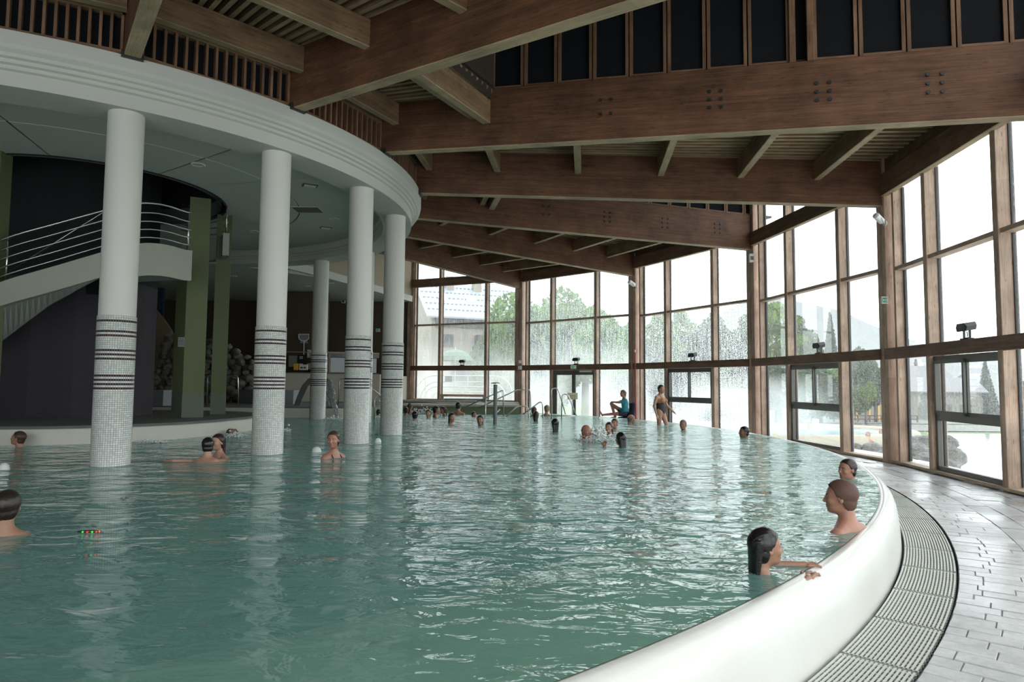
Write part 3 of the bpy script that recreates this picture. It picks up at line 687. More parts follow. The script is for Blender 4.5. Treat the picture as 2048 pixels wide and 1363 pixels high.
BAYS[1] = bay(1, 2, 5.50, 5.95, 3.70, -.35, 6.1, glass='glassrain', mids='sash')
BAYS[0] = bay(0, 3, 5.30, 5.70, 3.61, -.35, 8.25, True, glass='glass', mids='sash', ss=(.42, 1.95, 4.30))
BAYS[-1] = bay(-1, 4, 5.12, 5.58, 3.54, -.34, 5.75, glass='glass', mids='sash', ss=(.36, 1.62, 3.70))
for i, k in enumerate((-2, -3, -4, -5, -6)): bay(k, 5 + i, 5.1, 5.55, 3.5, -.34, 8.25 if k == -2 else 5.75, raised=(k == -2), glass='glass')
for k in range(-6, 5):
    x, y = POST[k]; an = math.atan2(y - CY, x - CX)
    fz = ISL if k == 4 else DECK
    tz_ = BEAM[k][2] + .02
    labs = {0: 'double timber post at the right, carrying the small white spotlight', 1: 'double timber post with the grey box near its top', 2: 'double timber post behind the seated person in the blue shirt', 3: 'double timber post left of the grey double door', 4: 'light timber post at the far left end of the windows'}
    t = thing('timber_post', labs[k], 'post', (x, y, fz), an) if k in labs else thing('timber_post', loc=(x, y, fz), rz=an, kind='structure')
    for sd in (-1, 1):
        p, q = Vector((x, y, fz)), Vector((x, y, 6.1 if k not in (0, 1, -1, -2, 3, 4) else 8.3)); e = Vector((-math.sin(an), math.cos(an), 0)) * .085 * sd; o_ = Vector((math.cos(an), math.sin(an), 0)) * -.02
        timber('post_half', p + e + o_, q + e + o_, .34, .15, M['post'] if k != -99 else 0, t, side=(math.cos(an), math.sin(an)))
# ------------------------------------------------------------------ closing walls (mostly out of view)
m = MB(); m.box(-27.2, -4.95, 31.4, 31.6, ISL, 8.4); m.build('wall_back', M['brown'], kind='structure')
m = MB(); m.box(-27.4, -27.2, -4, 31.6, -1.4, 8.4); m.build('wall_left', M['brown'], kind='structure')
m = MB(); m.box(-27.2, POST[-6][0], POST[-6][1] - .2, POST[-6][1], -1.4, 8.4); m.build('wall_front', M['brown'], kind='structure')
m = MB(); m.prism([(-27.4, -4), (CX, -4), (CX, CY - 6.9), (CX - 4.9, CY - 4.9), (CX - 6.9, CY), (CX - 4.9, CY + 4.9), (CX, CY + 6.9), (-4.83, 31.6), (-27.4, 31.6)], 6.6, 6.8); m.build('ceiling_slab', M['deckdark'], kind='structure')
m = MB(); m.lathe([(.01, 8.32), (7.0, 8.32), (7.0, 6.4)], 48, c=(CX, CY)); m.build('roof_drum', M['deckdark'], kind='structure')
# low ceiling of the back room with its white fascia and the light wall above it
edge = [(-4.87, 31.4), (-6.98, 24.4), (-8.3, 20.9), (-9.5, 18.6)]
m = MB(); m.prism([(-27.2, 31.4), (-27.2, 21.2), (-9.8, 21.2)] + [edge[1], edge[0]], 5.0, 5.12); m.build('ceiling_lower', M['ceil'], kind='structure')
m = MB()
for (x0, y0), (x1, y1) in zip(edge[:2], edge[1:3]):
    m.prism([(x0, y0), (x1, y1), (x1 + .12, y1 - .04), (x0 + .12, y0 - .04)][::-1], 4.99, 5.27)
m.build('trim_1', M['white'], kind='structure')
m = MB()
for (x0, y0), (x1, y1) in zip(edge[:2], edge[1:3]):
    m.prism([(x0 - .1, y0), (x1 - .1, y1), (x1 + .06, y1 - .02), (x0 + .06, y0 - .02)][::-1], 5.27, 8.0)
m.build('wall_upper', M['tanwall'], kind='structure')

# ------------------------------------------------------------------ outdoors
def gz(Y): return -1.25 - .03 * max(0, Y - 20)
M['grass'] = plain('rain_grass', (.10, .15, .045), .9, .35, 1.3, bump=.4)
M['gravel'] = plain('wet_gravel', (.095, .095, .092), .6, .2, .6)
M['rock'] = plain('rock', (.10, .098, .09), .8, .6, 4, bump=1.0)
M['rockdark'] = plain('stone_wall_rock', (.16, .145, .12), .85, .4, 3, bump=.6)
m = MB()
ys = [-30, 0, 12, 18, 26, 34, 42, 55, 75, 100, 150, 260, 420]
xs_ = list(range(-120, 321, 20))
vs_ = [(x, y, gz(y)) for y in ys for x in xs_]
m.add(vs_, [(j * len(xs_) + i, j * len(xs_) + i + 1, (j + 1) * len(xs_) + i + 1, (j + 1) * len(xs_) + i) for j in range(len(ys) - 1) for i in range(len(xs_) - 1)])
# leave a hole where the hall stands
keep = [f for f in m.f if not (min(m.v[i][1] for i in f) < 26 and min(m.v[i][0] for i in f) < 1)]
m.f = keep; m.mi = [0] * len(keep); m.build('ground', M['grass'], kind='structure')
def strip(name, pts, mat, dz=.03):
    m = MB(); m.add([(x, y, gz(y) + dz) for x, y in pts], [tuple(range(len(pts)))]); return m.build(name, mat, kind='structure')
m = MB()
gp = [(-60, 44), (200, 44), (200, 82), (-60, 82)]
m.add([(x, y, gz(y) + .05) for x, y in [(-60, 47), (200, 47), (200, 62), (-60, 62)]], [(0, 1, 2, 3)]); m.add([(x, y, gz(y) + .05) for x, y in [(-60, 66), (200, 66), (200, 84), (-60, 84)]], [(0, 1, 2, 3)])
m.build('gravel_road', M['gravel'], kind='structure')
m = MB(); m.add([(x, y, -.95) for x, y in [(8.3, 8), (10.0, 8), (9.9, 14), (9.0, 20.6), (6, 26.6), (.8, 31.2), (-6, 34.5), (-6, 32.2), (.4, 29.4), (4.9, 25.2), (7.6, 19.8), (8.2, 13.6)]], [tuple(range(12))]); m.build('terrace', M['gravel'], kind='structure')
# warm outdoor pool with a cream roll rim
t = NT('thermal_water'); n = t.noise(t.coord('Object'), 3, 4); t.principled((.30, .46, .50), .08, t.bump(n, .3, .03), spec=.6); M['thermal'] = t.m
op = thing('outdoor_pool', 'steaming pale blue outdoor pool with a cream rounded rim', 'pool', (9.2, 31.2, -1.0))
m = MB(); m.lathe([(.001, .0), (8.2, 0)], 64); m.v = [(v[0] * 1.1, v[1] * .56, v[2]) for v in m.v]; m.build('water', M['thermal'], op, W=False)
m = MB(); m.lathe([(8.1, -.4), (8.15, .05), (8.3, .14), (8.6, .16), (8.8, .08), (8.9, -.3)], 64); m.v = [(v[0] * 1.1, v[1] * .56, v[2]) for v in m.v]; m.build('rim', plain('outdoor_rim', (.30, .27, .21), .6, .08, 2), op, smooth=True, W=False)
t = NT('pond_water'); n = t.noise(t.coord('Object'), 5, 3); t.principled((.20, .22, .23), .08, t.bump(n, .12, .02), spec=.35); M['pond'] = t.m
m = MB(); m.add([(x, y, -1.15) for x, y in [(12.2, 9), (70, 9), (70, 32), (20.5, 32.5), (18.6, 29), (14.6, 22), (12.6, 16)]], [tuple(range(7))]); o = m.build('pond', M['pond']); tag(o, 'still pond reflecting the white sky beyond the right windows', 'pond')
def rock(name, c, s, seed, mat, label=None, cat=None, group=None, parent=None, sub=2):
    bm = bmesh.new(); bmesh.ops.create_icosphere(bm, subdivisions=sub, radius=1); r_ = np.random.default_rng(seed)
    dirs = r_.normal(size=(7, 3)); dirs /= np.linalg.norm(dirs, axis=1)[:, None]; off = r_.uniform(.62, .95, 7)
    for v in bm.verts:
        p = np.array(v.co); 
        for d_, o_ in zip(dirs, off):
            k = p @ d_ - o_
            if k > 0: p = p - d_ * k * .85
        v.co = p * np.array(s)
    for v in bm.verts:
        q = Vector((v.co.x / s[0], v.co.y / s[1], v.co.z / s[2])); v.co *= 1 + .22 * mnoise.noise(q * 1.9 + Vector((seed, 0, 0))) + .10 * mnoise.noise(q * 5.3 + Vector((0, seed, 0)))
    me = bpy.data.meshes.new(name); bm.to_mesh(me); bm.free(); me.materials.append(mat); o = bpy.data.objects.new(name, me); COL.objects.link(o)
    o.location = c; o.rotation_euler = (0, 0, r_.uniform(0, 6))
    if parent is not None: o.parent = parent; o.location = Vector(c) - parent.location
    if label: tag(o, label, cat, group)
    return o
rk = [(1845, 880, 21, (1.1, .8, .28), 'broad flat boulder outside the right windows'), (1838, 905, 18, (.75, .5, .42), 'rounded boulder below the flat boulder outside'), (1850, 918, 17, (.7, .5, .3), 'low boulder closest to the sill outside'),
      (1902, 885, 20, (.35, .35, .35), 'small stone at the top of the pond edge pile'), (1900, 903, 19.2, (.38, .4, .42), 'stone in the middle of the pond edge pile'), (1908, 915, 18.4, (.55, .5, .5), 'large stone of the pond edge pile'), (1902, 935, 17.5, (.45, .4, .35), 'bottom stone of the pond edge pile'),
      (1712, 898, 19.5, (.7, .5, .3), 'grey rock outside left of the timber post'), (1745, 897, 19, (.6, .45, .28), 'second grey rock outside left of the timber post')]
for i, (x, y, Y_, s, l) in enumerate(rk): rock('boulder', atY(x, y, Y_), tuple(q * .62 for q in s), 40 + i, M['rock'], l, 'rock', sub=3)
# trees
M['bark'] = plain('bark', (.07, .055, .04), .9, .3, 3)
def leafmat(name, c):
    t = NT(name); oi = t.n('ShaderNodeNewGeometry'); k = t.noise(oi.outputs['Position'], .55, 3); col = t.ramp(k, [(.3, tuple(x * .55 for x in c)), (.7, tuple(x * 1.25 for x in c))])
    d = t.n('ShaderNodeBsdfDiffuse'); t.l(col, d.inputs[0]); tl = t.n('ShaderNodeBsdfTranslucent'); t.l(col, tl.inputs[0]); mx = t.n('ShaderNodeMixShader'); mx.inputs[0].default_value = .3
    t.l(d.outputs[0], mx.inputs[1]); t.l(tl.outputs[0], mx.inputs[2]); t.l(mx.outputs[0], t.out.inputs[0]); return t.m
M['leafa'] = leafmat('leaves_bright', (.14, .24, .055)); M['leafb'] = leafmat('leaves_dark', (.075, .125, .05)); M['leafc'] = leafmat('needles', (.05, .085, .055))
def crown_mesh(seed, kind, n, mat):
    r_ = np.random.default_rng(seed)
    if kind == 'broad':
        nl = 16; cen = r_.normal(size=(nl, 3)) * .33; cen[:, 2] *= 1.0; rad = r_.uniform(.25, .48, nl)
        i = r_.integers(0, nl, n); d = r_.normal(size=(n, 3)); d /= np.linalg.norm(d, axis=1)[:, None]; p = cen[i] + d * (rad[i] * r_.uniform(.55, 1.0, n) ** .5)[:, None]
        p /= .95
    elif kind == 'column':
        z = r_.uniform(-1, 1, n); rr = .62 * np.sqrt(np.clip(1 - z ** 2, .02, 1)) * r_.uniform(.5, 1.1, n) * (1 + .25 * np.sin(z * 17 + seed)); a = r_.uniform(0, 6.28, n); p = np.stack([rr * np.cos(a), rr * np.sin(a), z], 1)
    else:
        z = r_.uniform(0, 1, n) ** 1.4 ; lay = (np.floor(z * 13) + .5) / 13; rr = (1 - z) * .5 * (0.35 + .65 * r_.uniform(0, 1, n) ** .5); a = np.floor(r_.uniform(0, 9, n)) / 9 * 6.28 + lay * 40 + r_.normal(size=n) * .16
        p = np.stack([rr * np.cos(a), rr * np.sin(a), 2 * (lay - rr * .22) - 1 + r_.normal(size=n) * .055], 1)
    sz = (.05 if kind == 'broad' else .045) * r_.uniform(.5, 1.3, n)
    u = r_.normal(size=(n, 3)); u /= np.linalg.norm(u, axis=1)[:, None]; w_ = r_.normal(size=(n, 3)); w_ = np.cross(u, w_); w_ /= np.linalg.norm(w_, axis=1)[:, None]
    V = np.stack([p - u * sz[:, None], p + w_ * sz[:, None] * .6, p + u * sz[:, None], p - w_ * sz[:, None] * .6], 1).reshape(-1, 3)
    me = bpy.data.meshes.new('crown'); me.vertices.add(4 * n); me.vertices.foreach_set('co', V.ravel()); me.loops.add(4 * n); me.loops.foreach_set('vertex_index', np.arange(4 * n, dtype=np.int32))
    me.polygons.add(n); me.polygons.foreach_set('loop_start', np.arange(0, 4 * n, 4, dtype=np.int32)); me.update(calc_edges=True); me.materials.append(mat); return me
CM = {('broad', 'a'): crown_mesh(1, 'broad', 16000, M['leafa']), ('broad', 'b'): crown_mesh(2, 'broad', 14000, M['leafb']), ('column', 'a'): crown_mesh(3, 'column', 7000, M['leafa']), ('column', 'b'): crown_mesh(4, 'column', 7000, M['leafb']), ('fir', 'c'): crown_mesh(5, 'fir', 8000, M['leafc'])}
def tree(x, ytop, wpx, Y_, kind, v, lab, low=.12):
    top = atY(x, ytop, Y_); base = gz(Y_); Ht = top.z - base; wd = wpx / F * Y_; t = thing('tree', lab, 'tree', (top.x, Y_, base), random.uniform(0, 6), group='trees outside the windows')
    c = bpy.data.objects.new('crown', CM[(kind, v)]); COL.objects.link(c); c.parent = t; c.scale = (wd / 2 / (.8 if kind == 'broad' else .6 if kind == 'column' else .5),) * 2 + (Ht * (1 - low) / 2,); c.location = (0, 0, Ht * (1 + low) / 2)
    m = MB(); m.tube([(0, 0, -.3), (.03 * Ht * .2, 0, Ht * .3), (0, 0, Ht * .75)], [Ht * .03, Ht * .022, Ht * .008], 7); m.build('trunk', M['bark'], t, smooth=True, W=False)
for a in [(1075, 568, 190, 46, 'broad', 'a', 'tall bright green tree behind the second window bay'), (1170, 548, 170, 50, 'broad', 'a', 'large leafy tree reaching over the double door'), (1005, 600, 90, 44, 'broad', 'a', 'bright green tree just right of the slate roofed house'),
          (1120, 668, 150, 62, 'broad', 'b', 'darker low tree above the steam left of the double door'), (1235, 655, 110, 60, 'broad', 'b', 'darker low tree right of the double door'), (1320, 628, 80, 66, 'column', 'a', 'rain blurred slender tree in the third bay, left'),
          (1362, 622, 70, 72, 'column', 'a', 'pale slender tree above the floodlight of the third bay'), (1400, 640, 100, 70, 'broad', 'b', 'rounded tree in the middle of the third bay'), (1452, 658, 50, 72, 'column', 'a', 'slim tree left of the grey switch box post'), (1494, 630, 60, 70, 'column', 'b', 'slim dark tree beside the grey switch box post'),
          (1552, 606, 90, 66, 'column', 'a', 'tall poplar in the first pane of the fourth bay'), (1592, 632, 60, 68, 'column', 'b', 'poplar behind the first mullion of the fourth bay'), (1660, 632, 62, 85, 'fir', 'c', 'pale lone fir above the floodlight of the fourth bay'), (1622, 668, 70, 74, 'broad', 'b', 'low tree left of the lone fir'),
          (1395, 730, 200, 52, 'broad', 'b', 'dark hedge tree above the steam in the third bay'), (1560, 722, 120, 54, 'broad', 'b', 'dark tree behind the lower panes of the fourth bay'), (1640, 726, 100, 66, 'broad', 'a', 'rounded tree behind the sliding window of the fourth bay'), (1748, 722, 70, 72, 'broad', 'b', 'tree above the yellow playground frame'), (1730, 754, 34, 64, 'broad', 'a', 'small bright bush tree behind the playground'),
          (1600, 738, 150, 62, 'broad', 'b', 'dense dark tree mass behind the sliding window of the fourth bay'), (1470, 735, 130, 56, 'broad', 'b', 'dense dark tree behind the small hut'), (1415, 742, 110, 60, 'broad', 'b', 'dense low tree behind the sliding window of the third bay'),
          (1300, 745, 120, 50, 'broad', 'b', 'dim tree in the steam behind the standing woman'), (1832, 722, 50, 118, 'fir', 'c', 'dark fir behind the gabled barn'), (1906, 748, 40, 115, 'broad', 'a', 'bushy tree right of the far house'), (1936, 752, 40, 112, 'broad', 'b', 'tree behind the sliding window of the right bay'),
          (1970, 724, 52, 92, 'fir', 'c', 'big layered fir beyond the pond'), (1952, 770, 50, 96, 'broad', 'a', 'light bush at the foot of the big fir'), (2050, 765, 60, 88, 'broad', 'b', 'dark tree at the far right edge'), (1700, 700, 60, 100, 'broad', 'b', 'distant tree under the mountain')]: tree(*a)
# distant mountain
t = NT('hazy_mountain'); k = t.noise(t.coord('Object'), .02, 4); t.principled(t.ramp(k, [(.3, (.115, .13, .145)), (.7, (.15, .165, .175))]), 1.0); M['mount'] = t.m
m = MB(); pr = [(900, 745), (1200, 735), (1330, 690), (1420, 640), (1480, 606), (1530, 592), (1600, 604), (1680, 620), (1740, 648), (1800, 672), (1900, 705), (2100, 735), (2400, 745)]
for (x0, y0), (x1, y1) in zip(pr[:-1], pr[1:]):
    A, B = atY(x0, y0, 640), atY(x1, y1, 640); m.add([(A.x, 420, -16), (B.x, 420, -16), B, A], [(0, 1, 2, 3)])
m.build('mountain', M['mount'], kind='structure')
# houses
M['slateroof'] = plain('metal_roof', (.24, .28, .34), .35, .05, 2); M['stonewall'] = plain('house_stone', (.24, .215, .175), .9, .12, .8); M['timberdark'] = plain('dark_timber', (.04, .032, .03), .8, .2, 2)
M['barn'] = plain('barn_wall', (.19, .185, .175), .9, .1, .6); M['roofgrey'] = plain('grey_roof', (.14, .145, .16), .6, .1, 1); M['winglass'] = plain('house_window', (.05, .055, .06), .2, .2, 2)
M['shutter'] = plain('wood_shutter', (.16, .07, .035), .7, .2, 4)
def house(name, lab, origin, e1, L, W_, zb, ze, zr, wall, roofm, extra=None):
    e1 = Vector((*e1, 0)).normalized(); e2 = Vector((-e1.y, e1.x, 0)); t = thing(name, lab, 'building', (origin[0], origin[1], zb), math.atan2(e1.y, e1.x))
    h = ze - zb; r_ = zr - zb
    m = MB(); m.add([(0, 0, 0), (L, 0, 0), (L, W_, 0), (0, W_, 0), (0, 0, h), (L, 0, h), (L, W_, h), (0, W_, h), (0, W_ / 2, r_), (L, W_ / 2, r_)],
                    [(0, 1, 5, 4), (2, 3, 7, 6), (1, 2, 6, 9, 5), (3, 0, 4, 8, 7)]); m.build('wall', wall, t, W=False)
    ov = .6; sl = (r_ - h) / (W_ / 2)
    for sgn, y0 in ((0, -ov), (1, W_ + ov)):
        m = MB(); z0 = h - ov * sl; a = [(-ov, y0, z0), (L + ov, y0, z0), (L + ov, W_ / 2, r_), (-ov, W_ / 2, r_)]; b = [(x, y, z + .15) for x, y, z in a]
        m.add(a + b, [(0, 1, 2, 3), (4, 7, 6, 5), (0, 4, 5, 1), (1, 5, 6, 2), (2, 6, 7, 3), (3, 7, 4, 0)]); m.build('roof', roofm, t, W=False)
    return t, sl
t, sl = house('house', 'old stone house with a pale blue metal roof, skylights and chimneys', (-7.4, 60), (.92, .39), 9.5, 9, gz(60), 7.5, 10.9, M['stonewall'], M['slateroof'])
z0 = 7.5 - gz(60)
for u in (1.2, 4.0, 7.0):                                  # skylights on the front slope
    yy = 1.7; m = MB(); z = z0 + sl * yy + .17; m.add([(u, yy, z), (u + .9, yy, z), (u + .9, yy + .9, z + sl * .9), (u, yy + .9, z + sl * .9), (u, yy, z + .1), (u + .9, yy, z + .1), (u + .9, yy + .9, z + .1 + sl * .9), (u, yy + .9, z + .1 + sl * .9)], [(0, 3, 2, 1), (4, 5, 6, 7), (0, 1, 5, 4), (1, 2, 6, 5), (2, 3, 7, 6), (3, 0, 4, 7)]); m.build('skylight', M['whiteplastic'], t, W=False)
for u in (2.4, 5.3): m = MB(); m.box(u, u + .8, 3.4, 4.1, z0 + 1.6, z0 + 4.1); m.build('chimney', M['stonewall'], t, W=False)
for j in range(5):
    m = MB()
    for i in range(24): yy = .3 + j * .85; zz = z0 + sl * yy + .2; m.box(-.3 + i * .42, -.08 + i * .42, yy, yy + .05, zz, zz + .06)
    m.build('snow_guard', M['roofgrey'], t, W=False, kind='stuff')
m = MB(); m.box(.3, 9.4, -.25, -.05, z0 - 1.2, z0 - .35); m.build('timber_band', M['timberdark'], t, W=False)
m = MB(); m.box(4.2, 9.0, -.9, -.02, z0 - 3.9, z0 - 1.9); m.build('balcony', M['timberdark'], t, W=False)
for u in (.9, ): m = MB(); m.box(u, u + 1.2, -.08, 0.0, z0 - 3.1, z0 - 1.9); m.build('window', M['winglass'], t, W=False)
pts = [(1.9, 0), (3.9, 0)] + [(2.9 + math.cos(q) * 1.0, 1.6 + math.sin(q) * 1.0) for q in np.linspace(0, math.pi, 9)]
m = MB(); n_ = len(pts); m.add([(x, -.06, z + z0 - 6.2) for x, z in pts] + [(x, .02, z + z0 - 6.2) for x, z in pts], [tuple(range(n_))[::-1], tuple(range(n_, 2 * n_))] + [(i, (i + 1) % n_, n_ + (i + 1) % n_, n_ + i) for i in range(n_)]); m.build('arched_door', M['winglass'], t, W=False)
A = atY(1780, 800, 96); t, sl = house('barn', 'grey rendered barn with a gable roof beyond the pond road', (A.x, 92), (.85, -.2), 9.3, 7, gz(92), .6, 2.3, M['barn'], M['roofgrey'])
for u in (4.2, 6.6): m = MB(); m.box(u, u + 1.4, -.06, .02, .1, 2.1); m.build('barn_door', M['winglass'], t, W=False)
A = atY(1893, 800, 100); t, sl = house('house', 'small cream house with wooden shutters beyond the pond', (A.x - 5, 99), (.95, .1), 6.4, 7, gz(99), 1.6, 4.2, M['stonewall'], M['roofgrey'])
for (u, z) in ((5.0, 1.0), (5.0, 3.2), (2.5, 1.0), (2.5, 3.2)):
    m = MB(); m.box(u, u + .8, -.06, .02, z, z + 1.1); wd_ = m.build('window', M['winglass'], t, W=False)
    for s_ in (-.38, .84): m = MB(); m.box(u + s_, u + s_ + .34, -.08, -.03, z, z + 1.1); m.build('shutter', M['shutter'], t, W=False)
A = atY(1455, 820, 44); t, sl = house('hut', 'small wooden hut with a pinkish roof in the steam', (A.x - .2, 44), (1, .1), 1.9, 2, gz(44), .35, .75, M['shutter'], M['roofgrey'])
m = MB(); m.box(.3, 1.5, -.05, .01, .2, 1.2); m.build('hut_front', M['timberdark'], t, W=False)
# playground frame, signs, fence beyond the road
A = atY(1717, 826, 78); t = thing('playground_frame', 'yellow and brown playground climbing frame behind the road', 'playground', (A.x, 78, gz(78)))
M['yellow'] = plain('yellow_paint', (.75, .42, .04), .5, .05, 3)
for (x, h) in ((-1.4, 2.2), (-.2, 2.2), (1.3, 3.0), (2.4, 3.0), (4.0, 3.4)): m = MB(); m.box(x - .07, x + .07, -.07, .07, 0, h); m.build('post', M['yellow'], t, W=False)
for (x0, x1, z) in ((-1.4, -.2, 2.1), (1.3, 2.4, 2.9), (1.0, 4.0, 3.4)): m = MB(); m.box(x0, x1, -.06, .06, z, z + .12); m.build('crossbar', M['yellow'], t, W=False)
m = MB(); m.add([(-.6, .2, 0), (4.6, .2, 0), (3.9, .2, 3.3), (.4, .2, 3.3), (-.6, 1.2, 0), (4.6, 1.2, 0), (3.9, 1.2, 3.3), (.4, 1.2, 3.3)], [(0, 1, 2, 3), (4, 7, 6, 5), (0, 4, 5, 1), (1, 5, 6, 2), (2, 6, 7, 3), (3, 7, 4, 0)]); m.build('climbing_wall', M['stonewall'], t, W=False)
t = thing('wood_fence', 'low wooden fence in front of the playground', 'fence', (atY(1740, 830, 72).x, 72, gz(72)))
for i in range(8): m = MB(); m.box(-4 + i * 1.3, -3.88 + i * 1.3, -.05, .05, 0, .8); m.build('fence_post', M['bark'], t, W=False)
for z in (.3, .68): m = MB(); m.box(-4, 5.2, -.03, .03, z, z + .1); m.build('fence_board', M['bark'], t, W=False)
M['signboard'] = plain('sign_board', (.62, .55, .38), .6, .05, 4)
def board_sign(x, ytop, ybot, wpx, hpx, Y_, lab, mat=M['signboard']):
    b = atY(x, ybot, Y_); tp = atY(x, ytop, Y_); s = Y_ / F; t = thing('sign_board', lab, 'sign', (b.x, Y_, b.z))
    m = MB(); m.box(-wpx * s / 2, wpx * s / 2, -.02, .02, tp.z - b.z - hpx * s, tp.z - b.z); m.build('board', mat, t, W=False)
    m = MB(); m.tube([(0, .03, 0), (0, .03, tp.z - b.z - hpx * s * .5)], .022, 6); m.build('stand', M['whiteplastic'], t, W=False); return t
board_sign(1631, 837, 852, 12, 9, 36, 'cream sign on a short post at the far side of the outdoor pool')
board_sign(1551, 866, 880, 11, 12, 27, 'small wooden sign with a white figure outside the fourth bay')
s_ = board_sign(1145, 785, 833, 20, 13, 22.5, 'tan board on a white stand in front of the double door')
m = MB()
for i in range(3): m.box(-.1, .1, -.022, -.0205, .62 + i * .05, .632 + i * .05)
m.build('board_lines', M['shutter'], s_, W=False)
# white tubular racks and a green parasol outside the first bay
M['whitetube'] = plain('white_tube', (.72, .73, .74), .4, .03, 3)
t = thing('tube_rack', 'white tubular hooped railings outside the first window bay', 'railing', (atY(930, 800, 35.5).x, 35.5, gz(35)))
for i, (xl, xr, yt_) in enumerate(((832, 1024, 751), (841, 1013, 763), (850, 1002, 773), (860, 990, 783))):
    for dy in (0, 1.3):
        L_, R_ = atY(xl, 800, 35.5 + dy), atY(xr, 800, 35.5 + dy); T_ = atY(900, yt_, 35.5 + dy).z; r_ = .95 if i < 2 else .6
        pts = [(L_.x, 35.5 + dy, gz(35)), (L_.x, 35.5 + dy, T_ - r_)] + [(L_.x + r_ - r_ * math.cos(q), 35.5 + dy, T_ - r_ + r_ * math.sin(q)) for q in np.linspace(.2, 1.57, 6)] + [(R_.x - r_ + r_ * math.sin(q), 35.5 + dy, T_ - r_ + r_ * math.cos(q)) for q in np.linspace(0, 1.5, 7)] + [(R_.x, 35.5 + dy, gz(35))]
        m = MB(); m.tube(pts, .03, 6); m.build('hoop', M['whitetube'], t, smooth=True)
for x in (850, 890, 935, 980):
    p = atY(x, 800, 35.5); m = MB(); m.tube([(p.x, 35.5, gz(35)), (p.x, 35.5, 1.5)], .022, 6); m.build('upright', M['whitetube'], t)
m = MB(); A = atY(838, 797, 35); B = atY(1010, 803, 35); m.box(A.x, B.x, 34.9, 35.4, gz(35), A.z); o = m.build('low_wall', M['concrete']); tag(o, 'low grey concrete wall under the hooped railings', 'wall')
A = atY(897, 757, 35.4); m = MB(); m.box(A.x - .19, A.x + .19, 35.38, 35.48, A.z - .15, A.z + .15); o = m.build('control_box', M['greyframe']); tag(o, 'small dark box fixed on the white hooped railings', 'box')
M['parasolm'] = plain('green_canvas', (.13, .20, .15), .85, .1, 2)
ap = atY(911, 698, 38); t = thing('parasol', 'sage green parasol outside the first window bay', 'parasol', (ap.x, 38, gz(38)))
for i in range(8):
    a0, a1 = i * math.pi / 4, (i + 1) * math.pi / 4; m = MB(); Hh = ap.z - gz(38); rows = []
    for j in range(5):
        q = j / 4; rr = 1.02 * math.sin(q * 1.45) / math.sin(1.45); zz = Hh - .74 * (1 - math.cos(q * 1.5)); rows.append([(rr * math.cos(a0), rr * math.sin(a0), zz), (rr * math.cos((a0 + a1) / 2) * (1 - .05 * q), rr * math.sin((a0 + a1) / 2) * (1 - .05 * q), zz + .02 * q), (rr * math.cos(a1), rr * math.sin(a1), zz)])
    vv = [p for r_ in rows for p in r_]; m.add(vv, [(j * 3 + c_, j * 3 + c_ + 1, (j + 1) * 3 + c_ + 1, (j + 1) * 3 + c_) for j in range(4) for c_ in (0, 1)]); m.build('canopy_panel', M['parasolm'], t, W=False)
m = MB(); m.tube([(0, 0, 0), (0, 0, Hh + .12)], .025, 6); m.build('pole', M['whitetube'], t, W=False)
# haze over the valley and steam over the warm water outside
def vol(name, x0, x1, y0, y1, z0, z1, dens, noise=None, lab=None):
    m = MB(); m.box(x0, x1, y0, y1, z0, z1); o = m.build(name, None or bpy.data.materials.new(name)); mt = o.data.materials[0]; mt.use_nodes = True; tr = mt.node_tree; tr.nodes.clear()
    out = tr.nodes.new('ShaderNodeOutputMaterial'); v = tr.nodes.new('ShaderNodeVolumeScatter'); v.inputs['Color'].default_value = (.98, .99, 1, 1); v.inputs['Density'].default_value = dens; v.inputs['Anisotropy'].default_value = .2
    tr.links.new(v.outputs[0], out.inputs['Volume'])
    if noise:
        g = tr.nodes.new('ShaderNodeNewGeometry'); n = tr.nodes.new('ShaderNodeTexNoise'); n.inputs['Scale'].default_value = noise; n.inputs['Detail'].default_value = 3; tr.links.new(g.outputs['Position'], n.inputs['Vector'])
        s = tr.nodes.new('ShaderNodeSeparateXYZ'); tr.links.new(g.outputs['Position'], s.inputs[0]); mr = tr.nodes.new('ShaderNodeMapRange'); mr.inputs[1].default_value = z0; mr.inputs[2].default_value = z1; mr.inputs[3].default_value = 1; mr.inputs[4].default_value = 0
        tr.links.new(s.outputs['Z'], mr.inputs[0]); r = tr.nodes.new('ShaderNodeValToRGB'); r.color_ramp.elements[0].position = .38; r.color_ramp.elements[1].position = .68; tr.links.new(n.outputs['Fac'], r.inputs[0])
        a = tr.nodes.new('ShaderNodeMath'); a.operation = 'MULTIPLY'; tr.links.new(r.outputs[0], a.inputs[0]); tr.links.new(mr.outputs[0], a.inputs[1]); b = tr.nodes.new('ShaderNodeMath'); b.operation = 'MULTIPLY'; tr.links.new(a.outputs[0], b.inputs[0]); b.inputs[1].default_value = dens; tr.links.new(b.outputs[0], v.inputs['Density'])
        mt.cycles.volume_step_rate = 2
    if lab: tag(o, lab, 'steam')
    o['kind'] = 'stuff'; return o
USE_VOL = True
if USE_VOL:
    vol('valley_haze', -150, 330, 112, 700, -20, 160, .00018, None, 'thin rain haze hanging over the valley')
    vol('ground_mist', -60, 180, 47, 110, -5, 9, .0022, None, 'pale mist between the trees beyond the outdoor pool')
    vol('steam', -5.5, 8.0, 32.5, 43, -1.2, 3.5, .34, .45, 'white steam drifting outside the double door bay')
    vol('steam', 8.1, 15, 29, 36, -1.0, 1.7, .34, .5, 'low steam lying over the outdoor pool')
cy.volume_bounces = 4; cy.volume_step_rate = 4; cy.volume_max_steps = 64

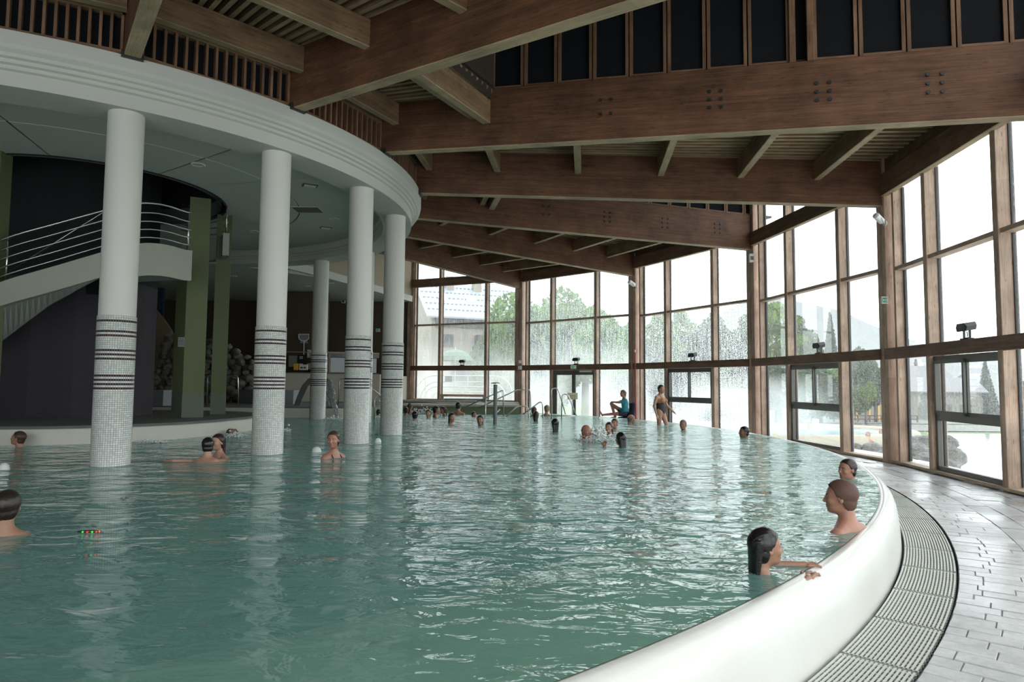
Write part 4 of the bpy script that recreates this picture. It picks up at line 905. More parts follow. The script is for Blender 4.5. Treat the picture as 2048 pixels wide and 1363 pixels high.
# ------------------------------------------------------------------ things fixed to the hall
def bay_pt(k, px, z, o):
    root, P, xs, inn, d = BAYS[k]; lo, hi = -.5, 7.0
    def f(s):
        p = P(s, z, o); zc = p.y * math.cos(PITCH) + (p.z - H) * math.sin(PITCH); yc = -p.y * math.sin(PITCH) + (p.z - H) * math.cos(PITCH)
        return 1024 + _c * F * p.x / zc + _s * F * yc / zc
    for _ in range(40):
        mid = (lo + hi) / 2
        if f(mid) < px: lo = mid
        else: hi = mid
    return P(mid, z, o), inn, d
def floodlight(k, px, lab, s=1.0):
    p, inn, d = bay_pt(k, px, ZR1, .17); t = thing('floodlight', lab, 'floodlight', p, math.atan2(d.y, d.x))
    m = MB(); m.box(-.13 * s, .10 * s, -.05, .05, 0, .022); m.build('base_plate', M['darkmetal'], t, W=False)
    m = MB(); m.box(-.10 * s, -.08 * s, -.015, .015, .022, .16 * s); m.box(.06 * s, .08 * s, -.015, .015, .022, .16 * s); m.box(-.1 * s, .08 * s, -.015, .015, .022, .035); m.build('bracket', M['darkmetal'], t, W=False)
    m = MB(); q = [(-.13, .13), (.13, .13), (.16, .20), (.11, .26), (-.09, .26), (-.16, .20)]
    m.add([(x * s, -.09 - (.02 if z > .2 else 0), z * s) for x, z in q] + [(x * s * .8, .08, z * s + .03) for x, z in q], [(0, 1, 2, 3, 4, 5), (11, 10, 9, 8, 7, 6)] + [(i, 6 + i, 6 + (i + 1) % 6, (i + 1) % 6) for i in range(6)]); m.build('housing', M['darkmetal'], t, W=False)
    m = MB(); m.tube([(0, 0, .04), (.01, 0, .09), (-.01, 0, .13 * s)], .008, 5); m.build('cable', M['darkmetal'], t, W=False)
floodlight(3, 925, 'small dark floodlight on the rail of the first bay, farthest left'); floodlight(2, 1153, 'dark floodlight on the rail above the double door'); floodlight(1, 1386, 'dark floodlight on the rail of the third bay')
floodlight(0, 1639, 'dark floodlight on the rail of the fourth bay'); floodlight(-1, 1935, 'dark floodlight nearest the camera, on the right rail')
def spot(x, y, Y_, lab, s=1.0):
    c = atY(x, y, Y_); t = thing('spotlight', lab, 'spotlight', c, math.radians(200))
    d = Vector((1, .2, .45)).normalized(); m = MB(); m.tube([-d * .13 * s, -d * .125 * s, d * .11 * s, d * .13 * s], [.062 * s, .066 * s, .066 * s, .03 * s], 16); m.build('body', M['whiteplastic'], t, smooth=False, W=False)
    m = MB(); m.tube([-d * .135 * s, -d * .13 * s], .055 * s, 16); m.build('lens', M['greyframe'], t, W=False)
    m = MB(); m.tube([(0, .07 * s, 0), (-.05 * s, .07 * s, -.08 * s), (-.16 * s, .0, -.09 * s)], .012 * s, 6); m.tube([(-.16 * s, 0, -.09 * s), (-.19 * s, 0, -.09 * s)], .05 * s, 12); m.build('bracket', M['whiteplastic'], t, W=False)
spot(1757, 436, 13.4, 'white cylindrical spotlight on the right timber post'); spot(1263, 566, 24.3, 'white cylindrical spotlight on the post behind the seated person', 1.2)
def small_box(name, lab, cat, x, y, Y_, wpx, hpx, mat, dep=.06, extra=None):
    c = atY(x, y, Y_); s = Y_ / F; t = thing(name, lab, cat, c); m = MB(); m.box(-wpx * s / 2, wpx * s / 2, -dep / 2, dep / 2, -hpx * s / 2, hpx * s / 2); m.build('case', mat, t, W=False)
    if extra:
        for (u0, u1, v0, v1, mt, nm) in extra: m = MB(); m.box(u0 * s * wpx, u1 * s * wpx, -dep / 2 - .004, -dep / 2, v0 * s * hpx, v1 * s * hpx); m.build(nm, mt, t, W=False)
    return t
M['exitgreen'] = plain('exit_green', (.02, .22, .12), .4, .05, 5, emis=((.02, .4, .2), .15)); M['redpaint'] = plain('red_paint', (.45, .02, .03), .45, .1, 5); M['screen'] = plain('dark_screen', (.03, .05, .05), .2, .1, 4)
small_box('switch_box', 'grey control box with a dark window high on the timber post', 'box', 1503, 516, 19.36, 9, 17, M['whiteplastic'], .1, [(-.35, .35, -.25, .2, M['screen'], 'window')])
small_box('switch_box', 'small white box above the rail on the post left of the double door', 'box', 1040, 723, 28.3, 6, 6, M['whiteplastic'])
small_box('switch_box', 'white box beside the rail end on the post left of the double door', 'box', 1042, 735, 28.3, 4, 8, M['whiteplastic']); small_box('switch_box', 'small round-edged white box left of the other on the same post', 'box', 1038, 735, 28.72, 3.4, 7, M['whiteplastic'])
def exit_sign(x, y, Y_, w_, h_, lab):
    t = small_box('exit_sign', lab, 'sign', x, y, Y_, w_, h_, M['whiteplastic'], .05, [(-.42, .42, -.36, .36, M['exitgreen'], 'green_panel')])
    s = Y_ / F; m = MB(); W_, H_ = w_ * s, h_ * s; y0 = -.034
    m.box(-.3 * W_, -.06 * W_, y0, y0 + .003, -.05 * H_, .05 * H_); m.add([(-.3 * W_, y0, .17 * H_), (-.38 * W_, y0, 0), (-.3 * W_, y0, -.17 * H_)], [(0, 1, 2)])
    m.box(.04 * W_, .10 * W_, y0, y0 + .003, .12 * H_, .25 * H_); m.box(.02 * W_, .12 * W_, y0, y0 + .003, -.1 * H_, .1 * H_); m.box(.0 * W_, .05 * W_, y0, y0 + .003, -.27 * H_, -.1 * H_); m.box(.1 * W_, .15 * W_, y0, y0 + .003, -.24 * H_, -.1 * H_); m.box(.22 * W_, .36 * W_, y0, y0 + .003, -.28 * H_, .28 * H_)
    m.build('pictogram', M['whiteplastic'], t, W=False)
exit_sign(1769, 600, 13.5, 13, 14, 'small green exit sign on the right timber post'); exit_sign(1147, 733.5, 26.0, 11, 7, 'green exit sign on the rail above the double door')
exit_sign(756, 660, 31.37, 8, 6, 'green exit sign glowing on the brown back wall')
p0, p1 = atY(1272, 832, 24.1), atY(1270, 692, 24.1); t = thing('rescue_pole', 'long thin red pole leaning on the timber post behind the seated person', 'pole', (p0.x, p0.y, DECK)); m = MB(); m.tube([(p0.x, p0.y, DECK), p1], .022, 6); m.build('shaft', M['redpaint'], t)
pw = atY(1270, 699, 24.05); m = MB(); m.tube([pw, pw + Vector((0, 0, -.09))], .027, 6); m.build('white_band', M['whiteplastic'], t)
# double door in the second bay
root, P, xs, inn, d = BAYS[2]
dr = thing('door_1', kind='structure', loc=P(xs[1], DECK))
def dbar(par, nm, u0, u1, z0, z1, o0=-.03, o1=.05, mat='greyframe'):
    q = [P(u0, 0, o0), P(u1, 0, o0), P(u1, 0, o1), P(u0, 0, o1)]; m = MB(); m.prism([(v.x, v.y) for v in q], z0, z1); return m.build(nm, M[mat], par)
a_, b_ = xs[1] + .065, xs[2] - .065; mid = (a_ + b_) / 2
for u0, u1, z0, z1 in ((a_, a_ + .1, DECK, ZR0), (b_ - .03, b_, DECK, ZR0), (a_, b_, ZR0 - .10, ZR0)): dbar(dr, 'frame', u0, u1, z0, z1)
for u0, u1 in ((a_ + .1, mid), (mid, b_ - .03)):
    for q in ((u0, u0 + .09, DECK + .01, ZR0 - .1), (u1 - .09, u1, DECK + .01, ZR0 - .1), (u0, u1, ZR0 - .2, ZR0 - .1), (u0, u1, DECK + .01, DECK + .16)): dbar(dr, 'leaf_frame', *q, .0, .05)
    dbar(dr, 'glass', u0 + .09, u1 - .09, DECK + .16, ZR0 - .2, .02, .03, 'glass')
dbar(dr, 'handle', mid - .07, mid + .02, .50, .56, .05, .10, 'steel'); dbar(dr, 'closer', b_ - .75, b_ - .15, ZR0 - .09, ZR0 - .03, .05, .10, 'whiteplastic')
# steel handrails and ladders
def rails(name, lab, cat, lines, Y_, r=.02, mat='steel'):
    a = atY(lines[0][0][0], lines[0][0][1], Y_); t = thing(name, lab, cat, a)
    for ln in lines:
        pts = [atY(p[0], p[1], p[2] if len(p) > 2 else Y_) for p in ln]; out = [pts[0]]
        for i in range(1, len(pts) - 1):                    # rounded corners
            p, a1, b1 = pts[i], pts[i - 1], pts[i + 1]; k = min(.09, (p - a1).length * .4, (p - b1).length * .4); A = p + (a1 - p).normalized() * k; B = p + (b1 - p).normalized() * k
            out += [A.lerp(p, 0), A.lerp(p, .5).lerp(p.lerp(B, .5), .5), B]
        out.append(pts[-1]); m = MB(); m.tube(out, r, 8); m.build('tube', M[mat], t, smooth=True)
    return t
rails('pool_ladder', 'steel pool ladder with tall looped grab rails in front of the double door', 'ladder', [[(1103, 842), (1103, 776), (1116, 776), (1131, 828)], [(1123, 842), (1124, 788), (1136, 788), (1153, 832)], [(1103, 831), (1155, 831)]], 21.3)
rails('step_handrail', 'sloping steel handrail with a square end, left of the grey shower pole', 'handrail', [[(930, 814), (1007, 779), (1007, 832)], [(971, 848), (971, 797)], [(976, 842), (1000, 818)]], 22.0)
rails('step_handrail', 'steel handrail rising to a rounded end beside the timber post', 'handrail', [[(958, 815), (1034, 779), (1061, 779), (1062, 838)]], 22.6)
rails('step_handrail', 'low sloping steel handrail behind the grey shower pole', 'handrail', [[(1006, 838), (1035, 812), (1056, 812), (1058, 838)]], 22.4)
rails('step_handrail', 'short looped steel handrail near the pair of swimmers', 'handrail', [[(1046, 828), (1080, 803), (1085, 806), (1086, 838)]], 21.8)
rails('deck_rail', 'long low horizontal steel rail along the back edge of the pool', 'handrail', [[(800, 803), (930, 807), (1014, 810)], [(892, 806), (892, 814)], [(962, 808), (962, 816)]], 24.9)
rails('step_handrail', 'steel handrail post on the deck behind the third column', 'handrail', [[(676, 809), (679, 757), (700, 757), (742, 776), (780, 803)]], 22.0)
rails('step_handrail', 'looped steel handrail between the third and fourth columns', 'handrail', [[(748, 846), (749, 797), (757, 791), (770, 812), (773, 846)], [(757, 791), (790, 812)]], 20.4)
rails('deck_rail', 'bright steel rail on the deck behind the green pillars', 'handrail', [[(477, 815), (476, 751), (415, 750), (414, 815)]], 21.2)
# shower pole in the water
c = atZ(990, 848, 0); t = thing('shower_pole', 'grey pole with a flat disc head standing in the pool', 'pole', (c.x, c.y + .05, -1.3)); m = MB(); m.lathe([(.055, 0), (.055, 2.40), (.001, 2.40)], 20); m.build('shaft', M['greyframe'] if False else plain('grey_pole', (.16, .18, .16), .5, .05, 4), t, smooth=False, W=False)
m = MB(); m.lathe([(.02, 2.40), (.02, 2.43), (.125, 2.435), (.13, 2.45), (.11, 2.462), (.001, 2.465)], 24); m.build('disc_head', M['steel'], t, smooth=False, W=False)
# counter booth, windows with blinds, wall things at the back
m = MB(); m.prism([(-9.9, 25.9), (-5.5, 27.4), (-5.5, 27.6), (-9.9, 26.1)], ISL, 1.46); o = m.build('half_wall', M['beige']); tag(o, 'long beige half wall of the lifeguard booth behind the columns', 'wall')
m = MB(); m.box(-5.35, -4.98, 29.0, 31.3, ISL, 1.42); o = m.build('half_wall', M['beige']); tag(o, 'short beige half wall beside the first window bay', 'wall')
m = MB(); m.box(-10.2, -7.9, 28.0, 28.15, ISL, 4.99); m.build('wall_booth', M['brown'], kind='structure')
bt = thing('booth_window', 'booth window band with white blinds above the beige half wall', 'window', (-7.7, 26.8, 1.46))
def bw(u0, u1, z0, z1, mat, nm, o=0.0):
    A, B = Vector((-9.9, 25.9, 0)), Vector((-5.5, 27.4, 0)); d_ = (B - A).normalized(); e_ = Vector((d_.y, -d_.x, 0)); p, q = A + d_ * u0, A + d_ * u1
    m = MB(); m.prism([(v.x, v.y) for v in (p + e_ * o, q + e_ * o, q + e_ * (o - .05), p + e_ * (o - .05))], z0, z1); return m.build(nm, mat, bt)
M['blind'] = plain('white_blind', (.62, .63, .66), .7, .04, 6)
bw(0, 4.6, 1.46, 1.50, M['greyframe'], 'counter_top', .06)
for u0, u1 in ((1.95, 2.55), (2.65, 3.45), (3.5, 4.5)): bw(u0, u1, 1.52, 2.12, M['blind'], 'blind', -.02)
for u in (1.9, 2.58, 3.46): bw(u, u + .06, 1.5, 2.32, M['sillwood'], 'mullion')
bw(1.8, 4.6, 2.30, 2.36, M['sillwood'], 'top_frame'); bw(1.8, 4.6, 2.14, 2.30, M['screen'], 'dark_glass', -.03)
bw(0, 1.8, 2.30, 2.34, M['greyframe'], 'lintel')
small_box('first_aid_box', 'dark cabinet with a white first aid cross label and a phone symbol', 'cabinet', 603, 722, 27.93, 13, 26, M['screen'], .1, [(-.25, .25, .18, .38, M['whiteplastic'], 'label'), (-.12, .12, .24, .32, M['redpaint'], 'cross_bar'), (-.04, .04, .2, .36, M['redpaint'], 'cross_upright'), (-.3, .3, -.25, -.18, M['whiteplastic'], 'phone_handset')])
small_box('dispenser', 'pale grey wall dispenser left of the first aid cabinet', 'dispenser', 586, 722, 27.9, 16, 22, plain('pale_grey', (.30, .31, .30), .5, .05, 4), .1); small_box('notice', 'white paper notice on the wall beside the small column', 'notice', 619, 707, 27.93, 9, 16, M['whiteplastic'], .01)
small_box('yellow_box', 'small yellow box on the booth counter', 'box', 592, 733, 26.2, 8, 13, M['yellow'], .08); small_box('paper_tray', 'white paper tray on the booth counter', 'tray', 607, 734, 26.3, 16, 11, M['whiteplastic'], .1, [(-.35, -.05, -.2, .05, M['screen'], 'slot'), (.05, .35, -.2, .05, M['screen'], 'slot')])
small_box('notice', 'white sheet low on the wall beside the small column', 'notice', 619, 732, 27.93, 9, 12, M['whiteplastic'], .01)
small_box('loudspeaker', 'small white loudspeaker high on the brown back wall', 'loudspeaker', 687, 601, 31.1, 7, 10, M['whiteplastic'], .15, [(-.3, .3, -.35, .0, M['screen'], 'grille')])
t = thing('landing_net', 'white pool skimming net on a pole hung on the brown wall', 'net', atY(608, 680, 27.8))
pts = [atY(x, y, 27.95) for x, y in ((597, 668), (618, 668), (617, 677), (612, 681), (603, 681), (598, 677), (597, 668))]; m = MB(); m.tube(pts, .022, 6); m.build('frame', M['whiteplastic'], t)
m = MB(); m.add([atY(x, y, 27.96) for x, y in ((598, 669), (617, 669), (614, 681), (617, 686), (600, 686), (601, 681))], [(0, 1, 2, 3, 4, 5)]); m.build('mesh_bag', plain('net_mesh', (.25, .26, .26), .8, .2, 30), t)
m = MB(); m.tube([atY(608, 681, 27.93), atY(607, 740, 27.93)], .018, 6); m.build('pole', M['whiteplastic'], t)
m = MB(); m.box(-11.2, -10.25, 30.9, 31.35, ISL, 5.0); m.build('wall_pier', plain('pier_yellowish', (.20, .15, .08), .8, .05, 2), kind='structure')
# benches, waterfall, stone wall, arch, lamp
def block(name, lab, cat, x0, x1, ytop, ybot, Y_, dep, mat):
    a, b = atY(x0, ybot, Y_), atY(x1, ytop, Y_); m = MB(); m.box(a.x, b.x, Y_, Y_ + dep, ISL, b.z); o = m.build(name, mat); return tag(o, lab, cat)
block('stone_bench', 'grey concrete bench block left of the green pillars', 'bench', 284, 327, 780, 816, 20.9, 1.2, M['concrete'])
block('stone_bench', 'long dark bench in front of the rock wall', 'bench', 479, 548, 780, 808, 23.6, .6, plain('dark_bench', (.06, .065, .062), .7, .1, 4)); block('stone_bench', 'pale end block of the long bench beside the second column', 'bench', 549, 587, 780, 806, 23.4, .8, M['concrete'])
t = thing('cascade_spout', 'curved pale metal cascade spout arching over the pool edge', 'fountain', atY(600, 812, 22.0)); sec = [atY(592, 814, 22.0), atY(600, 792, 22.0), atY(610, 770, 21.9), atY(622, 757, 21.7), atY(636, 752, 21.4), atY(650, 757, 21.1)]
m = MB(); th = .02; vv = []
for i, p in enumerate(sec):
    wd_ = .32 if i < 5 else .30
    for dx, dz in ((-wd_ * .5, 0), (wd_ * .5, 0), (wd_ * .5, -th * 2), (-wd_ * .5, -th * 2)): vv.append(p + Vector((dx * .9, -dx * .9, dz)))
n_ = len(sec); m.add(vv, [(i * 4 + j, (i + 1) * 4 + j, (i + 1) * 4 + (j + 1) % 4, i * 4 + (j + 1) % 4) for i in range(n_ - 1) for j in range(4)] + [(0, 1, 2, 3), (n_ * 4 - 1, n_ * 4 - 2, n_ * 4 - 3, n_ * 4 - 4)]); m.build('curved_sheet', plain('spout_sheet', (.36, .37, .35), .35, .05, 4, metal=.3), t)
t = NT('foam'); n = t.noise(t.coord('Object'), 14, 4); t.principled((.80, .84, .83), .4, t.bump(n, .6, .03), spec=.6); M['foam'] = t.m
def foam(c, rx, ry, hz, nd, seed, lab, name='splash', wall=None):
    r_ = np.random.default_rng(seed); m = MB()
    for i in range(nd):
        a = r_.uniform(0, 6.28); q = r_.uniform(0, 1) ** .6; x, y = rx * q * math.cos(a), ry * q * math.sin(a); z = abs(r_.normal()) * hz * (1 - .7 * q); s = r_.uniform(.012, .04) * (1.3 - q)
        o_ = Vector((c[0] + x, c[1] + y, c[2] + z)); pts = [o_ + Vector(v) * s for v in ((1, 0, 0), (-1, 0, 0), (0, 1, 0), (0, -1, 0), (0, 0, .8), (0, 0, -.8))]
        m.add(pts, [(0, 2, 4), (2, 1, 4), (1, 3, 4), (3, 0, 4), (2, 0, 5), (1, 2, 5), (3, 1, 5), (0, 3, 5)])
    o = m.build(name, M['foam'], smooth=True, kind='stuff'); tag(o, lab, 'splash'); return o
# falling sheet of water
r_ = np.random.default_rng(11); m = MB(); nu, nv = 26, 30; vv = []
for j in range(nv):
    q = j / (nv - 1); base = atY(652 + 16 * q ** .6, 757 + 78 * q ** 1.15, 21.1 - .25 * q)
    for i in range(nu):
        u = i / (nu - 1) - .5; vv.append(base + Vector((u * .36 + r_.normal() * .012, -u * .30 + r_.normal() * .03, r_.normal() * .01)))
m.add(vv, [(j * nu + i, j * nu + i + 1, (j + 1) * nu + i + 1, (j + 1) * nu + i) for j in range(nv - 1) for i in range(nu - 1)]); o = m.build('waterfall', M['foam'], smooth=True, kind='stuff'); tag(o, 'white sheet of water falling from the curved spout beside the small column', 'waterfall')
foam(atZ(664, 838, 0), .5, .35, .05, 300, 1, 'foam where the cascade hits the pool'); foam(atZ(1195, 884, -.02), .50, .34, .14, 900, 2, 'bubbling white mound in front of the bald man'); foam(atZ(850, 829, -.02), 1.0, .4, .13, 800, 3, 'long white foam behind the group of swimmers at the olive wall')
foam(atZ(762, 834, 0), .4, .3, .06, 150, 4, 'foam between the third and fourth columns'); foam(atZ(470, 873, 0), .22, .16, .07, 130, 5, 'small splash beside the floating swimmer'); foam(atZ(160, 886, 0), .18, .14, .07, 110, 6, 'small splash left of the largest column'); foam(atZ(300, 884, 0), .35, .12, .03, 90, 7, 'low bubbles along the island wall'); foam(atZ(572, 862, 0), .15, .2, .06, 70, 8, 'spray right of the second column')
sw = thing('rock_wall', 'rough dry stone rock wall against the dark brown wall behind the pillars', 'rock wall', atY(420, 810, 24.6)); base_t = sw.location
r_ = np.random.default_rng(5); k = 0
for row in range(13):
    x = 300 + row * 3
    while x < 512:
        z = ISL + .12 + row * .20; hmax = float(np.interp(x, [290, 318, 350, 400, 450, 475, 512], [1.0, 2.9, 3.2, 2.9, 2.65, 2.2, 1.9]))
        sz = r_.uniform(.15, .27) if row else r_.uniform(.25, .4)
        if z < hmax:
            p = atY(x, 780, 24.6 + row * .04); rock('stone', (p.x, p.y + r_.uniform(-.08, .08), z), (sz, sz * .7, sz * r_.uniform(.5, .8)), 100 + k, M['rockdark'], parent=sw, sub=2); k += 1
        x += sz * 2 * F / 24.6 * .82
M['archbeige'] = plain('arch_plaster', (.21, .16, .095), .85, .06, 2); M['bluewall'] = plain('dark_blue_wall', (.012, .03, .055), .8, .1, 2)
pts = [atY(x, y, 26.5) for x, y in ((200, 800), (350, 800), (350, 690), (342, 660), (325, 635), (305, 612), (288, 598), (260, 585), (200, 575))]; m = MB(); m.prism([(p.x, p.z) for p in pts], 0, .12); m.v = [(x, 26.5 + z, y) for x, y, z in m.v]; o = m.build('wall_arch', M['archbeige'], kind='structure')
a, b = atY(200, 640, 27), atY(327, 575, 27); m = MB(); m.box(a.x, b.x, 27, 27.15, a.z - 1, b.z); m.build('wall_blue', M['bluewall'], kind='structure')
c = atY(293, 632, 20.5); t = thing('pendant_lamp', 'small copper pendant lamp glowing red beside the dark drum', 'lamp', c); M['copper'] = plain('copper', (.55, .22, .10), .3, .1, 10, metal=1); M['redglow'] = plain('red_glow', (1, .05, .03), .5, 0, 3, emis=((1, .05, .03), 5))
m = MB(); m.lathe([(.02, .13), (.03, .12), (.035, .06), (.075, .03), (.08, -.05), (.065, -.06)], 16); m.build('shade', M['copper'], t, smooth=True, W=False); m = MB(); m.lathe([(.001, -.075), (.04, -.065), (.055, -.045), (.03, -.03)], 12); m.build('bulb', M['redglow'], t, smooth=True, W=False); m = MB(); m.tube([(0, 0, .13), (0, 0, 4.84 - c.z)], .006, 5); m.build('cable', M['darkmetal'], t, W=False)
for x, y, l in ((466, 552, 'warm lit downlight right of the green pillars'), (615, 572, 'warm lit downlight, upper of the two left of the small column'), (614, 590, 'warm lit downlight, lower of the two left of the small column'), (662, 566, 'warm lit downlight right of the small column')):
    disc_light(x, y, 4.995, l, .14, True)
# floats, drain cover, bracelet, bench on the deck
def dome(x, y, lab, mat, s=.1):
    c = atZ(x, y, 0); t = thing('float', lab, 'float', c); m = MB(); m.lathe([(s * .9, -.03), (s, .01), (s * .85, .05), (s * .5, .075), (.001, .085)], 20); m.build('dome', mat, t, smooth=True, W=False)
    m = MB(); m.lathe([(s * 1.04, -.005), (s * 1.04, .008), (s * .98, .01)], 20); m.build('band', mat, t, W=False)
dome(633, 903, 'white dome float beside the woman near the third column', M['whiteplastic'], .075); dome(756, 884, 'white dome float between the third and fourth columns', M['whiteplastic'], .06); dome(8, 938, 'white dome float at the left edge of the photo', M['whiteplastic'], .06); dome(10, 822, 'hidden', M['whiteplastic'], .01) if False else None
c = atZ(690, 834, 0); t = thing('pool_toy', 'red floating toy near the cascade', 'toy', atZ(684, 834, 0)); m = MB(); m.add([(-.12, 0, 0), (.1, -.03, -.01), (.13, .03, .1), (-.06, .03, .09), (-.02, .1, .0), (.1, .1, .05)], [(0, 1, 2, 3), (0, 3, 4), (3, 2, 5, 4), (1, 5, 2), (0, 4, 5, 1)]); m.build('body', M['redpaint'], t, W=False)
t = thing('bead_bracelet', 'dark bracelet with green and red glowing beads floating at lower left', 'bracelet', atZ(178, 1063, .004)); ring_pts = [(.085 * math.cos(q), .03 * math.sin(q), .004) for q in np.linspace(0, 6.1, 24)]; m = MB(); m.tube(ring_pts, .0045, 6); m.build('cord', M['darkmetal'], t, W=False)
for i, (cc, nm) in enumerate((((.1, 1, .1), 'green'), ((1, .05, .05), 'red'), ((.1, 1, .1), 'green'), ((1, .1, .05), 'red'), ((.9, .3, .1), 'orange'))):
    m = MB(); q = -1.9 + i * .42; m.lathe([(.001, .008), (.007, .004), (.008, 0), (.006, -.006), (.001, -.008)], 8); m.v = [(x + .085 * math.cos(q), y + .03 * math.sin(q) - .002, z + .006) for x, y, z in m.v]; m.build('bead', plain('bead_' + nm + str(i), cc, .4, 0, 3, emis=(cc, .2)), t, W=False)
c = atZ(1739, 923, DECK + .008); t = thing('drain_cover', 'round pale drain cover in the stone deck near the right post', 'drain cover', c); m = MB(); m.lathe([(.001, .004), (.11, .004), (.125, -.004)], 24); m.build('plate', M['steel'], t, W=False, smooth=False)
t = thing('wood_barrier', 'brown and cream wooden barrier frame in front of the first window bay', 'barrier', atY(925, 812, 27.8))
for (x0, y0, x1, y1, wd_, mt) in ((880, 790, 968, 791, .10, 'post'), (884, 791, 884, 812, .14, 'post'), (968, 791, 968, 806, .1, 'post'), (905, 815, 1003, 817, .09, 'rail')):
    timber('bar', atY(x0, y0, 27.8), atY(x1, y1, 27.8), .08, wd_, M[mt], t, side=(0, 1), chamfer=False)
block('planter', 'grey concrete trough behind the wooden barrier', 'trough', 888, 966, 797, 808, 28.6, .3, M['concrete'])

# ------------------------------------------------------------------ people: smooth bodies from signed distances
def snet(vals, lo, h):
    """surface net of a scalar grid (negative inside)"""
    nx, ny, nz_ = vals.shape; s = vals < 0
    c = np.zeros((nx - 1, ny - 1, nz_ - 1), np.int8); corners = [(i, j, k) for i in (0, 1) for j in (0, 1) for k in (0, 1)]
    for i, j, k in corners: c += s[i:nx - 1 + i, j:ny - 1 + j, k:nz_ - 1 + k]
    act = (c > 0) & (c < 8); idx = -np.ones(act.shape, np.int64); I = np.argwhere(act); idx[act] = np.arange(len(I))
    acc = np.zeros((len(I), 3)); cnt = np.zeros(len(I))
    for a in corners:
        for ax in range(3):
            if a[ax]: continue
            b = list(a); b[ax] = 1
            va = vals[I[:, 0] + a[0], I[:, 1] + a[1], I[:, 2] + a[2]]; vb = vals[I[:, 0] + b[0], I[:, 1] + b[1], I[:, 2] + b[2]]
            m_ = (va < 0) != (vb < 0); t = np.where(m_, va / np.where(m_, va - vb, 1), 0)
            p = np.array(a, float)[None] + np.eye(3)[ax][None] * t[:, None]; acc[m_] += p[m_]; cnt[m_] += 1
    V = (I + acc / cnt[:, None]) * h + np.array(lo)
    faces = []
    for ax in range(3):
        o = [0, 1, 2]; o.remove(ax); u, v = o
        sl0 = [slice(None)] * 3; sl1 = [slice(None)] * 3; sl0[ax] = slice(0, -1); sl1[ax] = slice(1, None)
        e = s[tuple(sl0)] != s[tuple(sl1)]; E = np.argwhere(e)
        ok = (E[:, u] > 0) & (E[:, v] > 0) & (E[:, u] < vals.shape[u] - 1) & (E[:, v] < vals.shape[v] - 1); E = E[ok]
        def cell(du, dv):
            q = E.copy(); q[:, u] -= du; q[:, v] -= dv; return idx[q[:, 0], q[:, 1], q[:, 2]]
        f = np.stack([cell(1, 1), cell(0, 1), cell(0, 0), cell(1, 0)], 1)
        ins = s[E[:, 0], E[:, 1], E[:, 2]]; flip = ins if ax != 1 else ~ins
        f[~flip] = f[~flip][:, ::-1]; faces.append(f)
    Fc = np.concatenate(faces); Fc = Fc[(Fc >= 0).all(1)]
    return V, Fc
class SDF:
    def __init__(s, lo, hi, h):
        s.lo = np.array(lo, float); s.h = h; s.n = np.ceil((np.array(hi) - s.lo) / h).astype(int) + 1; s.v = np.full(s.n, .5, np.float32)
    def sub(s, lo, hi):
        a = np.maximum(0, np.floor((np.array(lo) - s.lo) / s.h).astype(int)); b = np.minimum(s.n, np.ceil((np.array(hi) - s.lo) / s.h).astype(int) + 1)
        if (b <= a).any(): return None
        g = np.meshgrid(*[s.lo[i] + np.arange(a[i], b[i]) * s.h for i in range(3)], indexing='ij'); return tuple(slice(a[i], b[i]) for i in range(3)), np.stack(g, -1)
    def put(s, lo, hi, fn, k=.02, mode='add'):
        r = s.sub(np.array(lo) - .05, np.array(hi) + .05)
        if r is None: return
        sl, P = r; d = fn(P).astype(np.float32); a = s.v[sl]
        if mode == 'sub': a, d = -a, d; 
        h_ = np.clip(.5 + .5 * (d - a) / k, 0, 1); out = d * (1 - h_) + a * h_ - k * h_ * (1 - h_); s.v[sl] = out if mode == 'add' else -out
    def ell(s, c, r, k=.02, mode='add', rot=None):
        c = np.array(c); r = np.array(r); R = max(r)
        def fn(P):
            q = P - c
            if rot is not None: q = q @ rot
            a = np.linalg.norm(q / r, axis=-1); b = np.linalg.norm(q / (r * r), axis=-1); return a * (a - 1) / np.maximum(b, 1e-6)
        s.put(c - R, c + R, fn, k, mode)
    def cap(s, a, b, ra, rb, k=.015, mode='add', flat=None):
        a = np.array(a, float); b = np.array(b, float); ab = b - a; R = max(ra, rb)
        def fn(P):
            q = P - a; t = np.clip((q @ ab) / max(ab @ ab, 1e-9), 0, 1); return np.linalg.norm(q - t[..., None] * ab, axis=-1) - (ra + (rb - ra) * t)
        s.put(np.minimum(a, b) - R, np.maximum(a, b) + R, fn, k, mode)
    def mesh(s, name, mat):
        V, Fc = snet(s.v, s.lo, s.h); me = bpy.data.meshes.new(name); me.vertices.add(len(V)); me.vertices.foreach_set('co', V.ravel()); me.loops.add(4 * len(Fc)); me.loops.foreach_set('vertex_index', Fc.ravel().astype(np.int32))
        me.polygons.add(len(Fc)); me.polygons.foreach_set('loop_start', np.arange(0, 4 * len(Fc), 4, dtype=np.int32)); me.polygons.foreach_set('use_smooth', [True] * len(Fc)); me.update(calc_edges=True); me.materials.append(mat); return me
def rotz(a): c, s_ = math.cos(a), math.sin(a); return np.array([[c, -s_, 0], [s_, c, 0], [0, 0, 1.]])
def roty(a): c, s_ = math.cos(a), math.sin(a); return np.array([[c, 0, s_], [0, 1, 0], [-s_, 0, c]])
